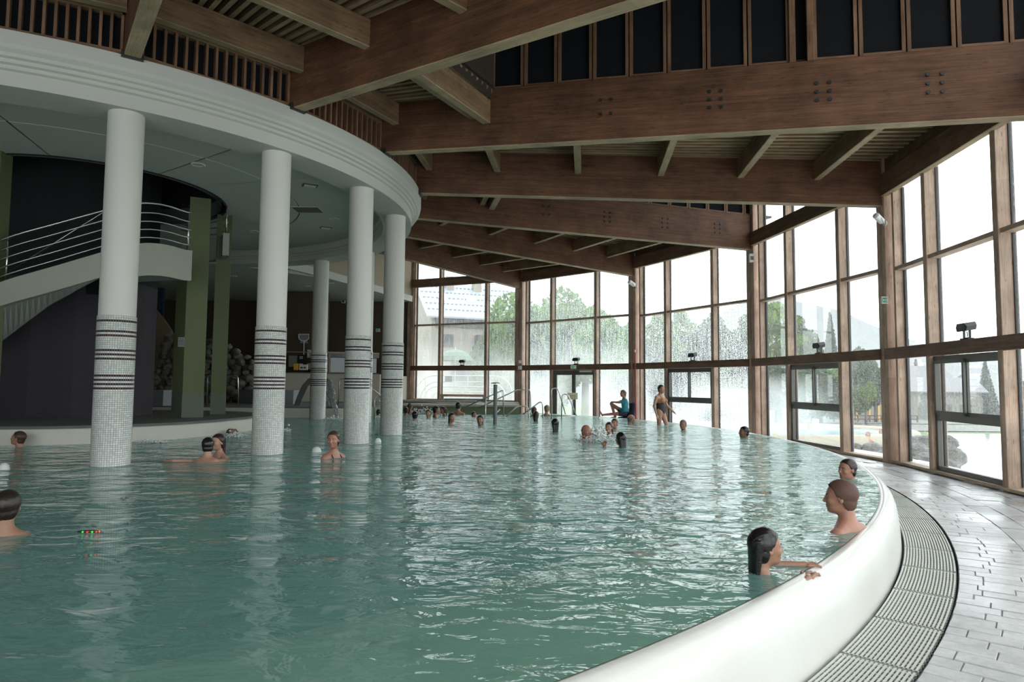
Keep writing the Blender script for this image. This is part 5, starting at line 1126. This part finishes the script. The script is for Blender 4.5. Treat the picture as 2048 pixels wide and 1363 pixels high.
def head_sdf(S, T, female=False):
    """T maps head coordinates (x forward, z up, chin at 0) to body coordinates"""
    Rm, o = T; X = lambda p: Rm @ np.array(p) + o; w = .94 if female else 1.0
    S.ell(X((-.012, 0, .142)), (.098, .077 * w, .088), .03, rot=Rm); S.ell(X((.022, 0, .088)), (.072, .060 * w, .088), .03, rot=Rm)
    S.ell(X((.030, 0, .040)), (.056, .047 * w, .040), .025, rot=Rm); S.ell(X((.068, 0, .018)), (.020, .021, .017), .02, rot=Rm)
    for sg in (1, -1):
        S.cap(X((.076, .014 * sg, .131)), X((.066, .044 * sg, .131)), .010, .009, .016)                       # brow
        S.ell(X((.060, .040 * sg, .086)), (.024, .020, .020), .02, rot=Rm)                                     # cheek
        S.ell(X((.094, .030 * sg, .117)), (.017, .016, .010), .012, 'sub', rot=Rm)                             # socket
        S.ell(X((.077, .030 * sg, .116)), (.0125, .013, .0105), .004, rot=Rm)                                  # eyelid bulge
        S.ell(X((-.008, .079 * w * sg, .105)), (.017, .007, .030), .008, rot=Rm); S.ell(X((-.004, .086 * w * sg, .108)), (.008, .005, .016), .004, 'sub', rot=Rm)
    S.cap(X((.085, 0, .128)), X((.108, 0, .086)), .0075, .0105, .012); S.ell(X((.104, 0, .080)), (.012, .016, .008), .008, rot=Rm)
    S.cap(X((.088, -.015, .057)), X((.088, .015, .057)), .0065, .0065, .007); S.cap(X((.090, -.006, .058)), X((.090, .006, .058)), .008, .008, .006)
    S.cap(X((.086, -.013, .045)), X((.086, .013, .045)), .0075, .0075, .008); S.cap(X((.094, -.02, .0515)), X((.094, .02, .0515)), .0022, .0022, .003, 'sub')
def hair_field(T, style, h, female=False):
    Rm, o = T; L = {'long': .34, 'bob': .17, 'ponytail': .2}.get(style, .02)
    lo = o + np.array((-.2, -.16, -L)); hi = o + np.array((.16, .16, .28)); S = SDF(lo, hi, h); Ri = Rm.T
    r = S.sub(lo - .1, hi + .1); sl, P = r; q = (P - o) @ Rm
    x, y, z = q[..., 0], q[..., 1], q[..., 2]
    grow = {'short': .007, 'buzz': .004, 'crop': .011, 'fringe': .006}.get(style, .012)
    c = np.array((-.014, 0, .143)); rr = np.array((.098, .077 * (.94 if female else 1), .088)) + grow
    k = np.linalg.norm((q - c) / rr, axis=-1); d1 = k * (k - 1) / np.maximum(np.linalg.norm((q - c) / rr ** 2, axis=-1), 1e-6)
    c2 = np.array((-.03, 0, .085)); r2 = np.array((.068, .066, .075)) + grow * .8; k = np.linalg.norm((q - c2) / r2, axis=-1); d2 = k * (k - 1) / np.maximum(np.linalg.norm((q - c2) / r2 ** 2, axis=-1), 1e-6)
    d = np.minimum(d1, d2)
    if style in ('long', 'bob', 'ponytail'):
        bot = {'long': -.20, 'bob': -.045, 'ponytail': .03}[style]
        t = np.clip((z - bot) / (.15 - bot), 0, 1); cx_ = -.070 - .02 * (1 - t); wy = .078 * (.62 + .38 * t) if style != 'bob' else .074 * (.8 + .2 * t); wx = .044 * (.6 + .4 * t)
        d3 = (np.sqrt(((x - cx_) / wx) ** 2 + (y / wy) ** 2) - 1) * .05; d3 = np.maximum(d3, bot - z + .012 * np.sin(y * 160)); d3 = np.maximum(d3, z - .17); d = np.minimum(d, d3)
    if style == 'ponytail':
        d4 = np.linalg.norm((q - np.array((-.125, 0, .15))) / np.array((1, 1, 1)), axis=-1) - .03; t = np.clip((.15 - z) / .24, 0, 1); d5 = np.maximum(np.sqrt((x + .135 - .02 * t) ** 2 + y ** 2) - .026 * (1 - .5 * t), np.maximum(-.08 - z, z - .15)); d = np.minimum(d, np.minimum(d4, d5))
    hl = np.interp(x, [-.12, -.05, -.025, .0, .02, .035, .06, .085, .12], [.0, .02, .06, .118, .125, .165, .188, .198, .205] if not female else [.0, .0, .03, .118, .135, .165, .185, .192, .198])
    if style == 'fringe': hl = np.interp(x, [-.12, -.05, .0, .03, .12], [.0, .03, .12, .4, .5]); d = np.maximum(d, z - .15)
    if style in ('long', 'bob', 'ponytail'): hl = np.where(x < -.034, -1, hl)
    d = np.maximum(d, (hl - z) * .75)
    ang = np.arctan2(y, z - .08) ; strand = .0007 * np.sin(ang * 46 + x * 30) + .0006 * np.sin(ang * 97 + 2 + z * 40); d = d + strand
    S.v[sl] = d; return S
SKIN = {}
def skin(col, key):
    if key in SKIN: return SKIN[key]
    t = NT('skin_' + key); v = t.coord('Object'); n = t.noise(v, 9, 4); c = t.mix(n, tuple(x * .86 for x in col), tuple(min(1, x * 1.12) for x in col)); t.principled(c, .42, t.bump(t.noise(v, 60, 3), .1, .002), spec=.5, sss=.08); SKIN[key] = t.m; return t.m
skin((.48, .27, .19), 'fair'); skin((.34, .175, .115), 'tan'); skin((.25, .12, .075), 'olive'); skin((.42, .20, .14), 'ruddy')
def hairmat(n, c, r=.35): return plain('hair_' + n, c, r, .3, 60, spec=.5)
HAIR = {'black': hairmat('black', (.010, .008, .008), .25), 'dark': hairmat('dark', (.022, .014, .010), .35), 'brown': hairmat('brown', (.06, .032, .018), .45), 'reddish': hairmat('reddish', (.10, .05, .035), .6), 'grey': hairmat('grey', (.14, .135, .13), .5), 'blond': hairmat('blond', (.22, .15, .08), .45)}
M['eyew'] = plain('eye_white', (.55, .52, .5), .2, .02, 5); M['iris'] = plain('iris', (.03, .02, .015), .15, .1, 5); M['lips'] = plain('lip_skin', (.30, .10, .085), .45, .08, 8); M['swimblack'] = plain('black_swimwear', (.015, .015, .02), .6, .2, 20); M['swimorange'] = plain('patterned_swimwear', (.42, .20, .10), .6, .35, 45)
def person(lab, pos, yaw, hair='dark', style='short', sk='fair', female=False, head=(0, 0), arms=(), scale=1.0, h=.010, lean=0.0, ztop=.28, straps=None, group=None, back=True, hands=True, extra=None, cat='person', face=None):
    """pos: xy of the neck; yaw: body heading; head: extra (yaw, pitch); ztop: head top over the water; arms: chains of joints in body coordinates"""
    zt = .232 * scale; t = thing('person', lab, cat, (pos[0], pos[1], ztop - zt * (1 if not head[1] else 1)), yaw, group); t.scale = (scale,) * 3
    lo, hi = np.array((-.24, -.30, -.52)), np.array((.2, .30, .27))
    for ch in arms:
        for p in ch: lo = np.minimum(lo, np.array(p) - .08); hi = np.maximum(hi, np.array(p) + .08)
    S = SDF(lo, hi, h); w = .88 if female else 1.0
    Rm = rotz(head[0]) @ roty(-head[1]); piv = np.array((-.035, 0, .03)); T = (Rm, piv - Rm @ piv)
    head_sdf(S, T, female)
    L = lambda p: np.array((p[0] - lean * (-p[2]), p[1], p[2]))
    S.cap((-.030, 0, .05), L((-.045, 0, -.09)), .052 * w, .060 * w, .025)
    for sg in (1, -1):
        S.cap(L((-.045, .03 * sg, -.075)), L((-.050, .165 * w * sg, -.135)), .042 * w, .048 * w, .04); S.ell(L((-.045, .178 * w * sg, -.15)), (.052, .052, .052), .03)
        if back and not female: pass
    S.ell(L((-.035, 0, -.26)), (.105 * w, .165 * w, .20), .06); S.ell(L((-.04, 0, -.45)), (.09 * w, .14 * w, .18), .05)
    if female:
        for sg in (1, -1): S.ell(L((.045, .07 * sg, -.28)), (.055, .058, .055), .03)
    for ch in arms:
        rr = [.046 * w, .036 * w, .026 * w]
        for i in range(len(ch) - 1):
            S.cap(ch[i], ch[i + 1], rr[min(i, 2)], rr[min(i + 1, 2)], .012)
        if hands:
            a, b = np.array(ch[-2], float), np.array(ch[-1], float); d = (b - a) / np.linalg.norm(b - a); up = np.array((0, 0, 1.)); sd = np.cross(d, up); sd /= np.linalg.norm(sd) + 1e-9; up2 = np.cross(sd, d)
            pc = b + d * .045; S.cap(b + d * .02 - sd * .018, pc + d * .02 - sd * .02, .015, .013, .01); S.cap(b + d * .02 + sd * .018, pc + d * .02 + sd * .02, .015, .013, .01)
            for j, (o_, L_) in enumerate(((-.028, .062), (-.010, .074), (.009, .07), (.027, .055))):
                f0 = pc + d * .025 + sd * o_; f1 = f0 + d * L_ * .55 - up2 * .006 + sd * o_ * .3; f2 = f1 + d * L_ * .42 - up2 * .022; S.cap(f0, f1, .0095, .0085, .005); S.cap(f1, f2, .0085, .007, .004)
            th = b + d * .02 - sd * .025; S.cap(th, th + d * .035 - sd * .03, .011, .0095, .008); S.cap(th + d * .035 - sd * .03, th + d * .062 - sd * .034, .0095, .008, .004)
    if extra: extra(S)
    b_ = bpy.data.objects.new('body', S.mesh('body', SKIN[sk])); COL.objects.link(b_); b_.parent = t
    if style:
        Hs = hair_field(T, style, max(h * .8, .006), female); ho = bpy.data.objects.new('hair', Hs.mesh('hair', HAIR[hair])); COL.objects.link(ho); ho.parent = t
    o_ = T[1]
    for sg in (1, -1):
        c = Rm @ np.array((.0835, .030 * sg, .1165)) + o_; m = MB(); m.lathe([(.001, .0062), (.006, .0045), (.009, .0), (.006, -.0045), (.001, -.0062)], 10); m.v = [tuple(Rm @ np.array((v[1] * .45 + 0, v[0] * 1.15, v[2])) + c) for v in m.v]; e_ = m.build('eye', M['eyew'], t, smooth=True, W=False)
        c2 = Rm @ np.array((.0875, .030 * sg, .1165)) + o_; m = MB(); m.lathe([(.001, .0045), (.0035, .003), (.0045, 0), (.0035, -.003), (.001, -.0045)], 8); m.v = [tuple(Rm @ np.array((v[1] * .35, v[0], v[2])) + c2) for v in m.v]; ii = m.build('iris', M['iris'], None, smooth=True, W=False); ii.parent = e_
        m = MB(); m.tube([Rm @ np.array(p) + o_ for p in ((.0905, .014 * sg, .1335), (.0885, .03 * sg, .1375), (.0785, .046 * sg, .133))], [.003, .0035, .002], 6); m.build('eyebrow', HAIR[hair], t, smooth=True, W=False)
    m = MB(); m.tube([Rm @ np.array(p) + o_ for p in ((.087, -.021, .0515), (.0955, -.008, .0555), (.0965, 0, .0545), (.0955, .008, .0555), (.087, .021, .0515))], [.002, .0042, .0042, .0042, .002], 6); m.tube([Rm @ np.array(p) + o_ for p in ((.087, -.018, .050), (.0935, 0, .0455), (.087, .018, .050))], [.002, .0052, .002], 6); m.build('lips', M['lips'], t, smooth=True, W=False)
    if straps:
        for sg in (1, -1):
            m = MB(); q = [(.075, .07 * sg, -.24), (.052, .078 * sg, -.15), (.0, .075 * sg, -.085), (-.06, .04 * sg, -.07)] if straps == 'halter' else [(.075, .085 * sg, -.25), (.045, .105 * sg, -.15), (-.02, .11 * sg, -.088), (-.09, .105 * sg, -.13), (-.13, .08 * sg, -.25)]
            m.tube(q, .007, 6); m.build('strap', M['swimblack'] if straps != 'halter' else M['swimblack'], t, smooth=True, W=False)
    return t
def water_person(lab, x, yt, yw, yaw, **k):
    p = atZ(x, yw, 0); top = atY(x, yt, p.y); k.setdefault('ztop', top.z); return person(lab, (p.x, p.y), yaw, **k)
R_ = math.radians
# headings: 0 = to the right of the photo, 90 = away from the camera, 180 = to the left, 270 = towards the camera
water_person('woman with wet dark hair in profile resting an arm at the rim, nearest the camera', 1534, 1063, 1143, R_(5), hair='black', style='bob', sk='tan', female=True, h=.006, scale=.95, ztop=.262, head=(R_(4), .03),
             arms=(((-.04, -.16, -.13), (.08, -.23, -.10), (.22, -.10, -.06)), ((-.04, .16, -.13), (.16, .17, -.05), (.33, .13, -.04))), straps='halter')
water_person('man with cropped reddish brown hair seen from behind at the rim, second from the camera', 1684, 963, 1056, R_(128), hair='reddish', style='crop', sk='ruddy', h=.007, ztop=.385, scale=1.12, head=(R_(22), -.03), arms=(((-.04, .17, -.15), (.1, .26, -.30), (.3, .2, -.36)),))
water_person('man with short dark hair submerged to the chin beside the far rim', 1695, 914, 956, R_(195), hair='dark', style='short', sk='ruddy', h=.008, ztop=.24, scale=1.08)
water_person('dark haired head near the far rim below the grey switch box post', 1488, 850, 874, R_(185), hair='black', style='short', sk='olive', ztop=.24, scale=1.05)
water_person('grey haired person submerged to the neck under the third bay', 1366, 838, 860, R_(235), hair='grey', style='short', sk='tan', ztop=.26)
water_person('bald man leaning with his arm along the far rim', 1262, 827, 847, R_(20), hair='grey', style='fringe', sk='ruddy', ztop=.27, head=(R_(-5), -.1), arms=(((-.04, -.17, -.13), (.2, -.2, -.16), (.55, -.12, -.22)), ((-.04, .17, -.15), (.1, .3, -.28), (.3, .3, -.3))), hands=False, scale=1.1)
water_person('woman with long wet black hair seen from behind, hand raised, right of the bald man', 1241, 865, 894, R_(115), hair='black', style='long', sk='tan', female=True, ztop=.27, arms=(((-.04, .15, -.15), (.08, .32, -.24), (.16, .24, -.04)),))
water_person('dark haired woman holding her nose in front of another swimmer', 1218, 842, 870, R_(235), hair='dark', style='bob', sk='fair', female=True, ztop=.29, arms=(((-.02, -.14, -.15), (.16, -.17, -.24), (.12, -.06, .0)),), hands=True)
water_person('man with short dark hair behind the woman holding her nose', 1229, 835, 858, R_(240), hair='dark', style='short', sk='ruddy', ztop=.27)
water_person('bald man with raised hands behind the bubbling white water', 1173, 847, 882, R_(300), hair='grey', style='fringe', sk='ruddy', h=.008, ztop=.33, scale=1.12, arms=(((-.03, -.17, -.15), (.14, -.30, -.27), (.17, -.10, -.10)), ((-.03, .17, -.15), (.15, .3, -.26), (.30, .26, -.27))))
water_person('woman with dark hair tied down her back, seen from behind left of the bald man', 1110, 836, 863, R_(95), hair='black', style='long', sk='tan', female=True, ztop=.31, scale=1.08)
water_person('woman with long dark hair in front of the looped handrail', 1072, 822, 842, R_(80), hair='dark', style='long', sk='tan', female=True, ztop=.30, scale=1.08)
water_person('person with curly hair behind the long haired woman at the handrail', 1068, 812, 832, R_(70), hair='brown', style='crop', sk='tan', ztop=.33, scale=1.1)
water_person('short haired blond swimmer looking away beside the pool ladder', 1094, 810, 831, R_(65), hair='blond', style='short', sk='fair', ztop=.38, scale=1.15, arms=(((-.04, .17, -.15), (.1, .3, -.3), (.2, .3, -.4)),), hands=False)
water_person('smiling dark haired woman facing the camera left of the shower pole', 960, 830, 851, R_(262), hair='dark', style='bob', sk='tan', female=True, ztop=.28, scale=1.08)
water_person('woman with wet hair looking right in the open middle of the pool', 904, 825, 848, R_(305), hair='dark', style='bob', sk='fair', female=True, ztop=.31, scale=1.05)
water_person('boy with bare back standing at the olive wall', 917, 804, 829, R_(75), hair='dark', style='short', sk='fair', ztop=.46, scale=1.2, arms=(((-.04, .16, -.15), (-.0, .27, -.32), (.1, .26, -.5)), ((-.04, -.16, -.15), (.0, -.27, -.32), (.1, -.26, -.5))), hands=False)
water_person('small dark head low in the water right of the boy', 948, 823, 833, R_(300), hair='black', style='short', sk='ruddy', ztop=.17, scale=.95)
water_person('man in profile facing right in the group by the olive wall', 873, 811, 834, R_(20), hair='dark', style='short', sk='tan', ztop=.37, scale=1.15)
water_person('girl with tied hair facing left towards the man in profile', 886, 813, 831, R_(200), hair='dark', style='ponytail', sk='tan', female=True, ztop=.31)
water_person('young woman facing the camera left of the man in profile', 856, 819, 835, R_(265), hair='brown', style='bob', sk='fair', female=True, ztop=.26)
water_person('dark round head seen from behind beside the fourth column', 830, 825, 838, R_(90), hair='black', style='short', sk='ruddy', ztop=.25, scale=1.1)
water_person('woman with brown hair hugged by another swimmer beside the fourth column', 820, 805, 828, R_(70), hair='brown', style='long', sk='fair', female=True, ztop=.40)
water_person('dark haired swimmer hugging the brown haired woman', 812, 813, 830, R_(100), hair='dark', style='short', sk='tan', ztop=.28, arms=(((-.04, -.17, -.15), (.15, -.28, -.2), (.3, -.1, -.16)),), hands=False)
water_person('man with dark hair and pale back embracing a woman beside the largest column', 416, 878, 921, R_(98), hair='black', style='short', sk='fair', h=.008, ztop=.335, scale=1.0, head=(R_(18), -.1), arms=(((-.03, .19, -.12), (-.02, .45, -.105), (.08, .68, -.13)), ((-.03, -.18, -.12), (.15, -.22, -.14), (.3, -.05, -.12))), extra=lambda S: (S.cap((-.10, -.10, -.12), (-.10, .10, -.12), .06, .06, .04), S.cap((-.17, -.07, -.16), (-.17, .07, -.16), .07, .07, .05)))
water_person('young woman with long dark hair and a black strap in the embracing couple', 434, 866, 914, R_(235), hair='dark', style='long', sk='fair', female=True, h=.008, ztop=.345, head=(R_(12), 0), straps='straps', arms=(((-.04, .15, -.15), (.08, .26, -.26), (.25, .12, -.22)),), hands=False)
water_person('woman with short brown hair and halter bikini looking back near the third column', 671, 862, 915, R_(328), hair='brown', style='crop', sk='ruddy', female=True, h=.007, ztop=.40, scale=1.08, head=(R_(-62), 0), straps='halter', arms=(((-.04, -.15, -.15), (.02, -.24, -.36), (.2, -.2, -.42)),), hands=False)
water_person('man with shaved dark hair looking right behind the second column', 484, 831, 852, R_(15), hair='dark', style='buzz', sk='olive', ztop=.25, scale=1.08)
p = atZ(474, 868, 0); person('dark haired swimmer floating on his back beside the second column', (p.x, p.y), R_(5), hair='dark', style='short', sk='tan', ztop=.16, scale=1.08, head=(0, 1.1))
water_person('young man with brown hair in profile at the far left in front of the island', 34, 862, 893, R_(190), hair='brown', style='short', sk='ruddy', h=.008, ztop=.26, head=(0, .15))
water_person('person with dark brown hair seen from behind, cut by the left edge of the photo', 12, 979, 1066, R_(112), hair='dark', style='crop', sk='tan', h=.007, ztop=.315)
water_person('swimmer with dark hair half hidden behind the fourth column', 757, 818, 833, R_(100), hair='dark', style='short', sk='tan', ztop=.25)
for x, y, Y_, l in ((1736, 868, 33, 'grey capped swimmer in the outdoor pool'), (1618, 850, 38, 'distant swimmer in the outdoor pool near the sign'), (1762, 862, 35.5, 'distant swimmer in the outdoor pool near the right post')):
    q = atZ(x, y + 8, -1.0); person(l, (q.x, q.y), R_(200), hair='grey', style='short', sk='ruddy', ztop=-1.0 + .28, h=.02)
# standing woman in a swimsuit
def full_body(name_lab, pos, yaw, zfloor, joints, H_, h, hairc, style, sk, female, headT, suit):
    pass
def standing_woman():
    q = atY(1322, 842, 18.75); z0 = DECK; ht = 1.55; t = thing('person', 'woman in a black and orange patterned swimsuit walking along the deck by the windows', 'person', (q.x, 18.75, z0), R_(318))
    S = SDF((-.36, -.46, -.02), (.42, .46, ht + .06), .0105); o = np.array((.02, 0, ht - .232)); Rm = rotz(R_(-10)); piv = np.array((-.035, 0, .03)); T = (Rm, o + piv - Rm @ piv); head_sdf(S, T, True)
    N = lambda x, y, z: np.array((x, y, z))
    S.cap(o + N(-.03, 0, .05), o + N(-.045, 0, -.09), .05, .056, .025)
    for sg in (1, -1): S.cap(o + N(-.045, .03 * sg, -.075), o + N(-.05, .155 * sg, -.12), .042, .048, .04)
    S.ell(N(-.01, 0, 1.10), (.115, .165, .19), .06); S.ell(N(.0, 0, .90), (.115, .150, .15), .06); S.ell(N(-.02, 0, .79), (.125, .175, .12), .05)
    for sg in (1, -1): S.ell(N(.085, .075 * sg, 1.10), (.07, .068, .065), .03)
    for hip, kn, an, toe in ((N(-.01, .085, .76), N(.14, .07, .42), N(.10, .06, .07), N(.24, .08, .03)), (N(-.01, -.085, .76), N(-.02, -.07, .42), N(-.22, -.06, .12), N(-.14, -.07, .03))):
        S.cap(hip, kn, .090, .055, .03); S.cap(kn, an + (kn - an) * .55, .052, .055, .02); S.cap(an + (kn - an) * .55, an, .050, .032, .02); S.cap(an, toe, .034, .022, .02); S.cap(an - N(.035, 0, .03), an, .03, .03, .02)
    for ch in ((N(-.03, .19, 1.20), N(.02, .30, .97), N(.16, .40, .80)), (N(-.03, -.19, 1.20), N(-.06, -.27, .95), N(.03, -.30, .72))):
        S.cap(ch[0], ch[1], .052, .038, .02); S.cap(ch[1], ch[2], .038, .025, .015); d = (ch[2] - ch[1]); d /= np.linalg.norm(d); sd = np.cross(d, N(0, 0, 1)); sd /= np.linalg.norm(sd)
        b = ch[2]; S.cap(b, b + d * .06, .022, .03, .012)
        for j, (of, Lf) in enumerate(((-.027, .055), (-.009, .068), (.009, .064), (.026, .05))): f0 = b + d * .075 + sd * of; S.cap(f0, f0 + d * Lf + sd * of * .6, .0105, .009, .004)
        S.cap(b + d * .03 - sd * .02, b + d * .07 - sd * .055, .012, .010, .008)
    b_ = bpy.data.objects.new('body', S.mesh('body', SKIN['fair'])); COL.objects.link(b_); b_.parent = t
    g = np.meshgrid(*[S.lo[i] + np.arange(S.n[i]) * S.h for i in range(3)], indexing='ij'); x, y, z = g
    arm = np.abs(y) > (.175 + .0 * z); top = 1.20 + .03 * np.cos(y * 12); leg = .74 + 1.1 * np.maximum(0, np.abs(y) - .03)
    for nm, lo_, hi_, mt in (('swimsuit_bottom', leg, 1.035, M['swimblack']), ('swimsuit_top', 1.035, top - .04, M['swimorange'])):
        Q = SDF(S.lo, S.lo + (S.n - 1) * S.h, S.h); Q.v = np.maximum.reduce([S.v[:Q.n[0], :Q.n[1], :Q.n[2]] - .008, (lo_ - z).astype(np.float32), (z - hi_).astype(np.float32), (np.abs(y) - .178).astype(np.float32)]); me = Q.mesh(nm, mt); o2 = bpy.data.objects.new(nm, me); COL.objects.link(o2); o2.parent = t
    for sg in (1, -1): m = MB(); m.tube([(.10, .085 * sg, 1.14), (.055, .095 * sg, 1.22), (-.02, .09 * sg, 1.265), (-.09, .08 * sg, 1.2)], .011, 6); m.build('strap', M['swimorange'], t, smooth=True, W=False)
    Hs = hair_field(T, 'crop', .009, True); ho = bpy.data.objects.new('hair', Hs.mesh('hair', HAIR['brown'])); COL.objects.link(ho); ho.parent = t
    m = MB(); m.tube([(.125, .385, .825), (.155, .41, .815), (.17, .385, .80), (.14, .365, .81), (.125, .385, .825)], .008, 6); m.build('wristband', M['yellow'], t, W=False)
standing_woman()
# seated pool attendant
def seated():
    q = atY(1247, 840, 23.2); seat = .42; t = thing('person', 'seated pool attendant in a turquoise shirt with one leg stretched out', 'person', (q.x, 23.2, DECK), R_(180))
    S = SDF((-.36, -.40, -.02), (1.02, .40, 1.42), .0115); N = lambda x, y, z: np.array((x, y, z)); o = N(.03, 0, 1.12); Rm = rotz(R_(30)); piv = np.array((-.035, 0, .03)); T = (Rm, o + piv - Rm @ piv); head_sdf(S, T, False)
    S.cap(o + N(-.03, 0, .05), N(-.03, 0, 1.02), .05, .058, .025); S.ell(N(-.05, 0, .86), (.11, .17, .20), .06); S.ell(N(-.06, 0, .62), (.12, .16, .16), .05)
    for sg in (1, -1): S.cap(N(-.04, .03 * sg, 1.03), N(-.05, .165 * sg, .98), .042, .05, .04)
    S.cap(N(-.03, -.09, .55), N(.40, -.12, .85), .085, .058, .03); S.cap(N(.40, -.12, .85), N(.30, -.12, .48), .055, .045, .02); S.cap(N(.30, -.12, .48), N(.26, -.12, .42), .035, .033, .02); S.cap(N(.26, -.12, .40), N(.42, -.12, .38), .032, .022, .02)
    S.cap(N(-.03, .09, .53), N(.36, .11, .52), .085, .058, .03); S.cap(N(.36, .11, .52), N(.76, .10, .48), .052, .034, .02); S.cap(N(.76, .10, .46), N(.84, .10, .62), .032, .02, .02)
    for sg in (1, -1):
        S.cap(N(-.04, .18 * sg, .96), N(.18, .16 * sg, .92), .048, .036, .02); S.cap(N(.18, .16 * sg, .92), N(.40, -.08 + .04 * sg, .93), .036, .026, .015)
        for j in range(4): S.cap(N(.42, -.08 + .04 * sg + (j - 1.5) * .017, .93), N(.46, -.09 + .02 * sg + (j - 1.5) * .018, .88), .0105, .009, .005)
    b_ = bpy.data.objects.new('body', S.mesh('body', SKIN['tan'])); COL.objects.link(b_); b_.parent = t
    x, y, z = np.meshgrid(*[S.lo[i] + np.arange(S.n[i]) * S.h for i in range(3)], indexing='ij')
    for nm, cl, mt in (('shirt', np.maximum.reduce([.58 - z, z - 1.055, x - (.115 + .0 * z)]), plain('turquoise_shirt', (.05, .30, .38), .8, .1, 8)), ('shorts', np.maximum.reduce([z - .64 - .25 * np.maximum(0, x), .40 - z, x - .20]), plain('navy_shorts', (.02, .025, .05), .8, .2, 8))):
        Q = SDF(S.lo, S.lo + (S.n - 1) * S.h, S.h); Q.v = np.maximum(S.v - .014, cl.astype(np.float32)); o2 = bpy.data.objects.new(nm, Q.mesh(nm, mt)); COL.objects.link(o2); o2.parent = t
    Hs = hair_field(T, 'ponytail', .009, False); ho = bpy.data.objects.new('hair', Hs.mesh('hair', HAIR['brown'])); COL.objects.link(ho); ho.parent = t
    c = thing('lounge_chair', 'high backed chair draped in dark navy cloth under the seated attendant', 'chair', (q.x, 23.2, DECK), R_(180)); M['navy'] = plain('navy_cloth', (.012, .016, .035), .85, .2, 6, bump=.3)
    C_ = SDF((-.46, -.34, -.02), (.32, .34, .98), .014); C_.cap((-.26, -.16, .25), (-.33, -.14, .84), .09, .07, .1); C_.cap((-.26, .16, .25), (-.33, .14, .84), .09, .07, .1); C_.cap((-.30, -.1, .84), (-.30, .1, .84), .08, .08, .06); C_.ell((-.24, 0, .30), (.12, .26, .30), .08)
    C_.cap((-.2, 0, .40), (.12, 0, .38), .05, .04, .06); C_.put((-.3, -.25, .30), (.2, .25, .42), lambda P: np.maximum.reduce([np.abs(P[..., 0] + .05) - .22, np.abs(P[..., 1]) - .24, np.abs(P[..., 2] - .37) - .03]), .04)
    C_.put((-.3, -.25, .0), (-.1, .25, .4), lambda P: np.maximum.reduce([np.abs(P[..., 0] + .22) - .10, np.abs(P[..., 1]) - .23, np.abs(P[..., 2] - .2) - .2]), .06)
    o2 = bpy.data.objects.new('draped_cloth', C_.mesh('draped_cloth', M['navy'])); COL.objects.link(o2); o2.parent = c
    for x0 in (-.02, .10):
        for y0 in (-.2, .2): m = MB(); m.tube([(x0 + .04, y0, 0), (x0, y0, .36)], .016, 8); m.build('leg', M['steel'], c, W=False)
seated()
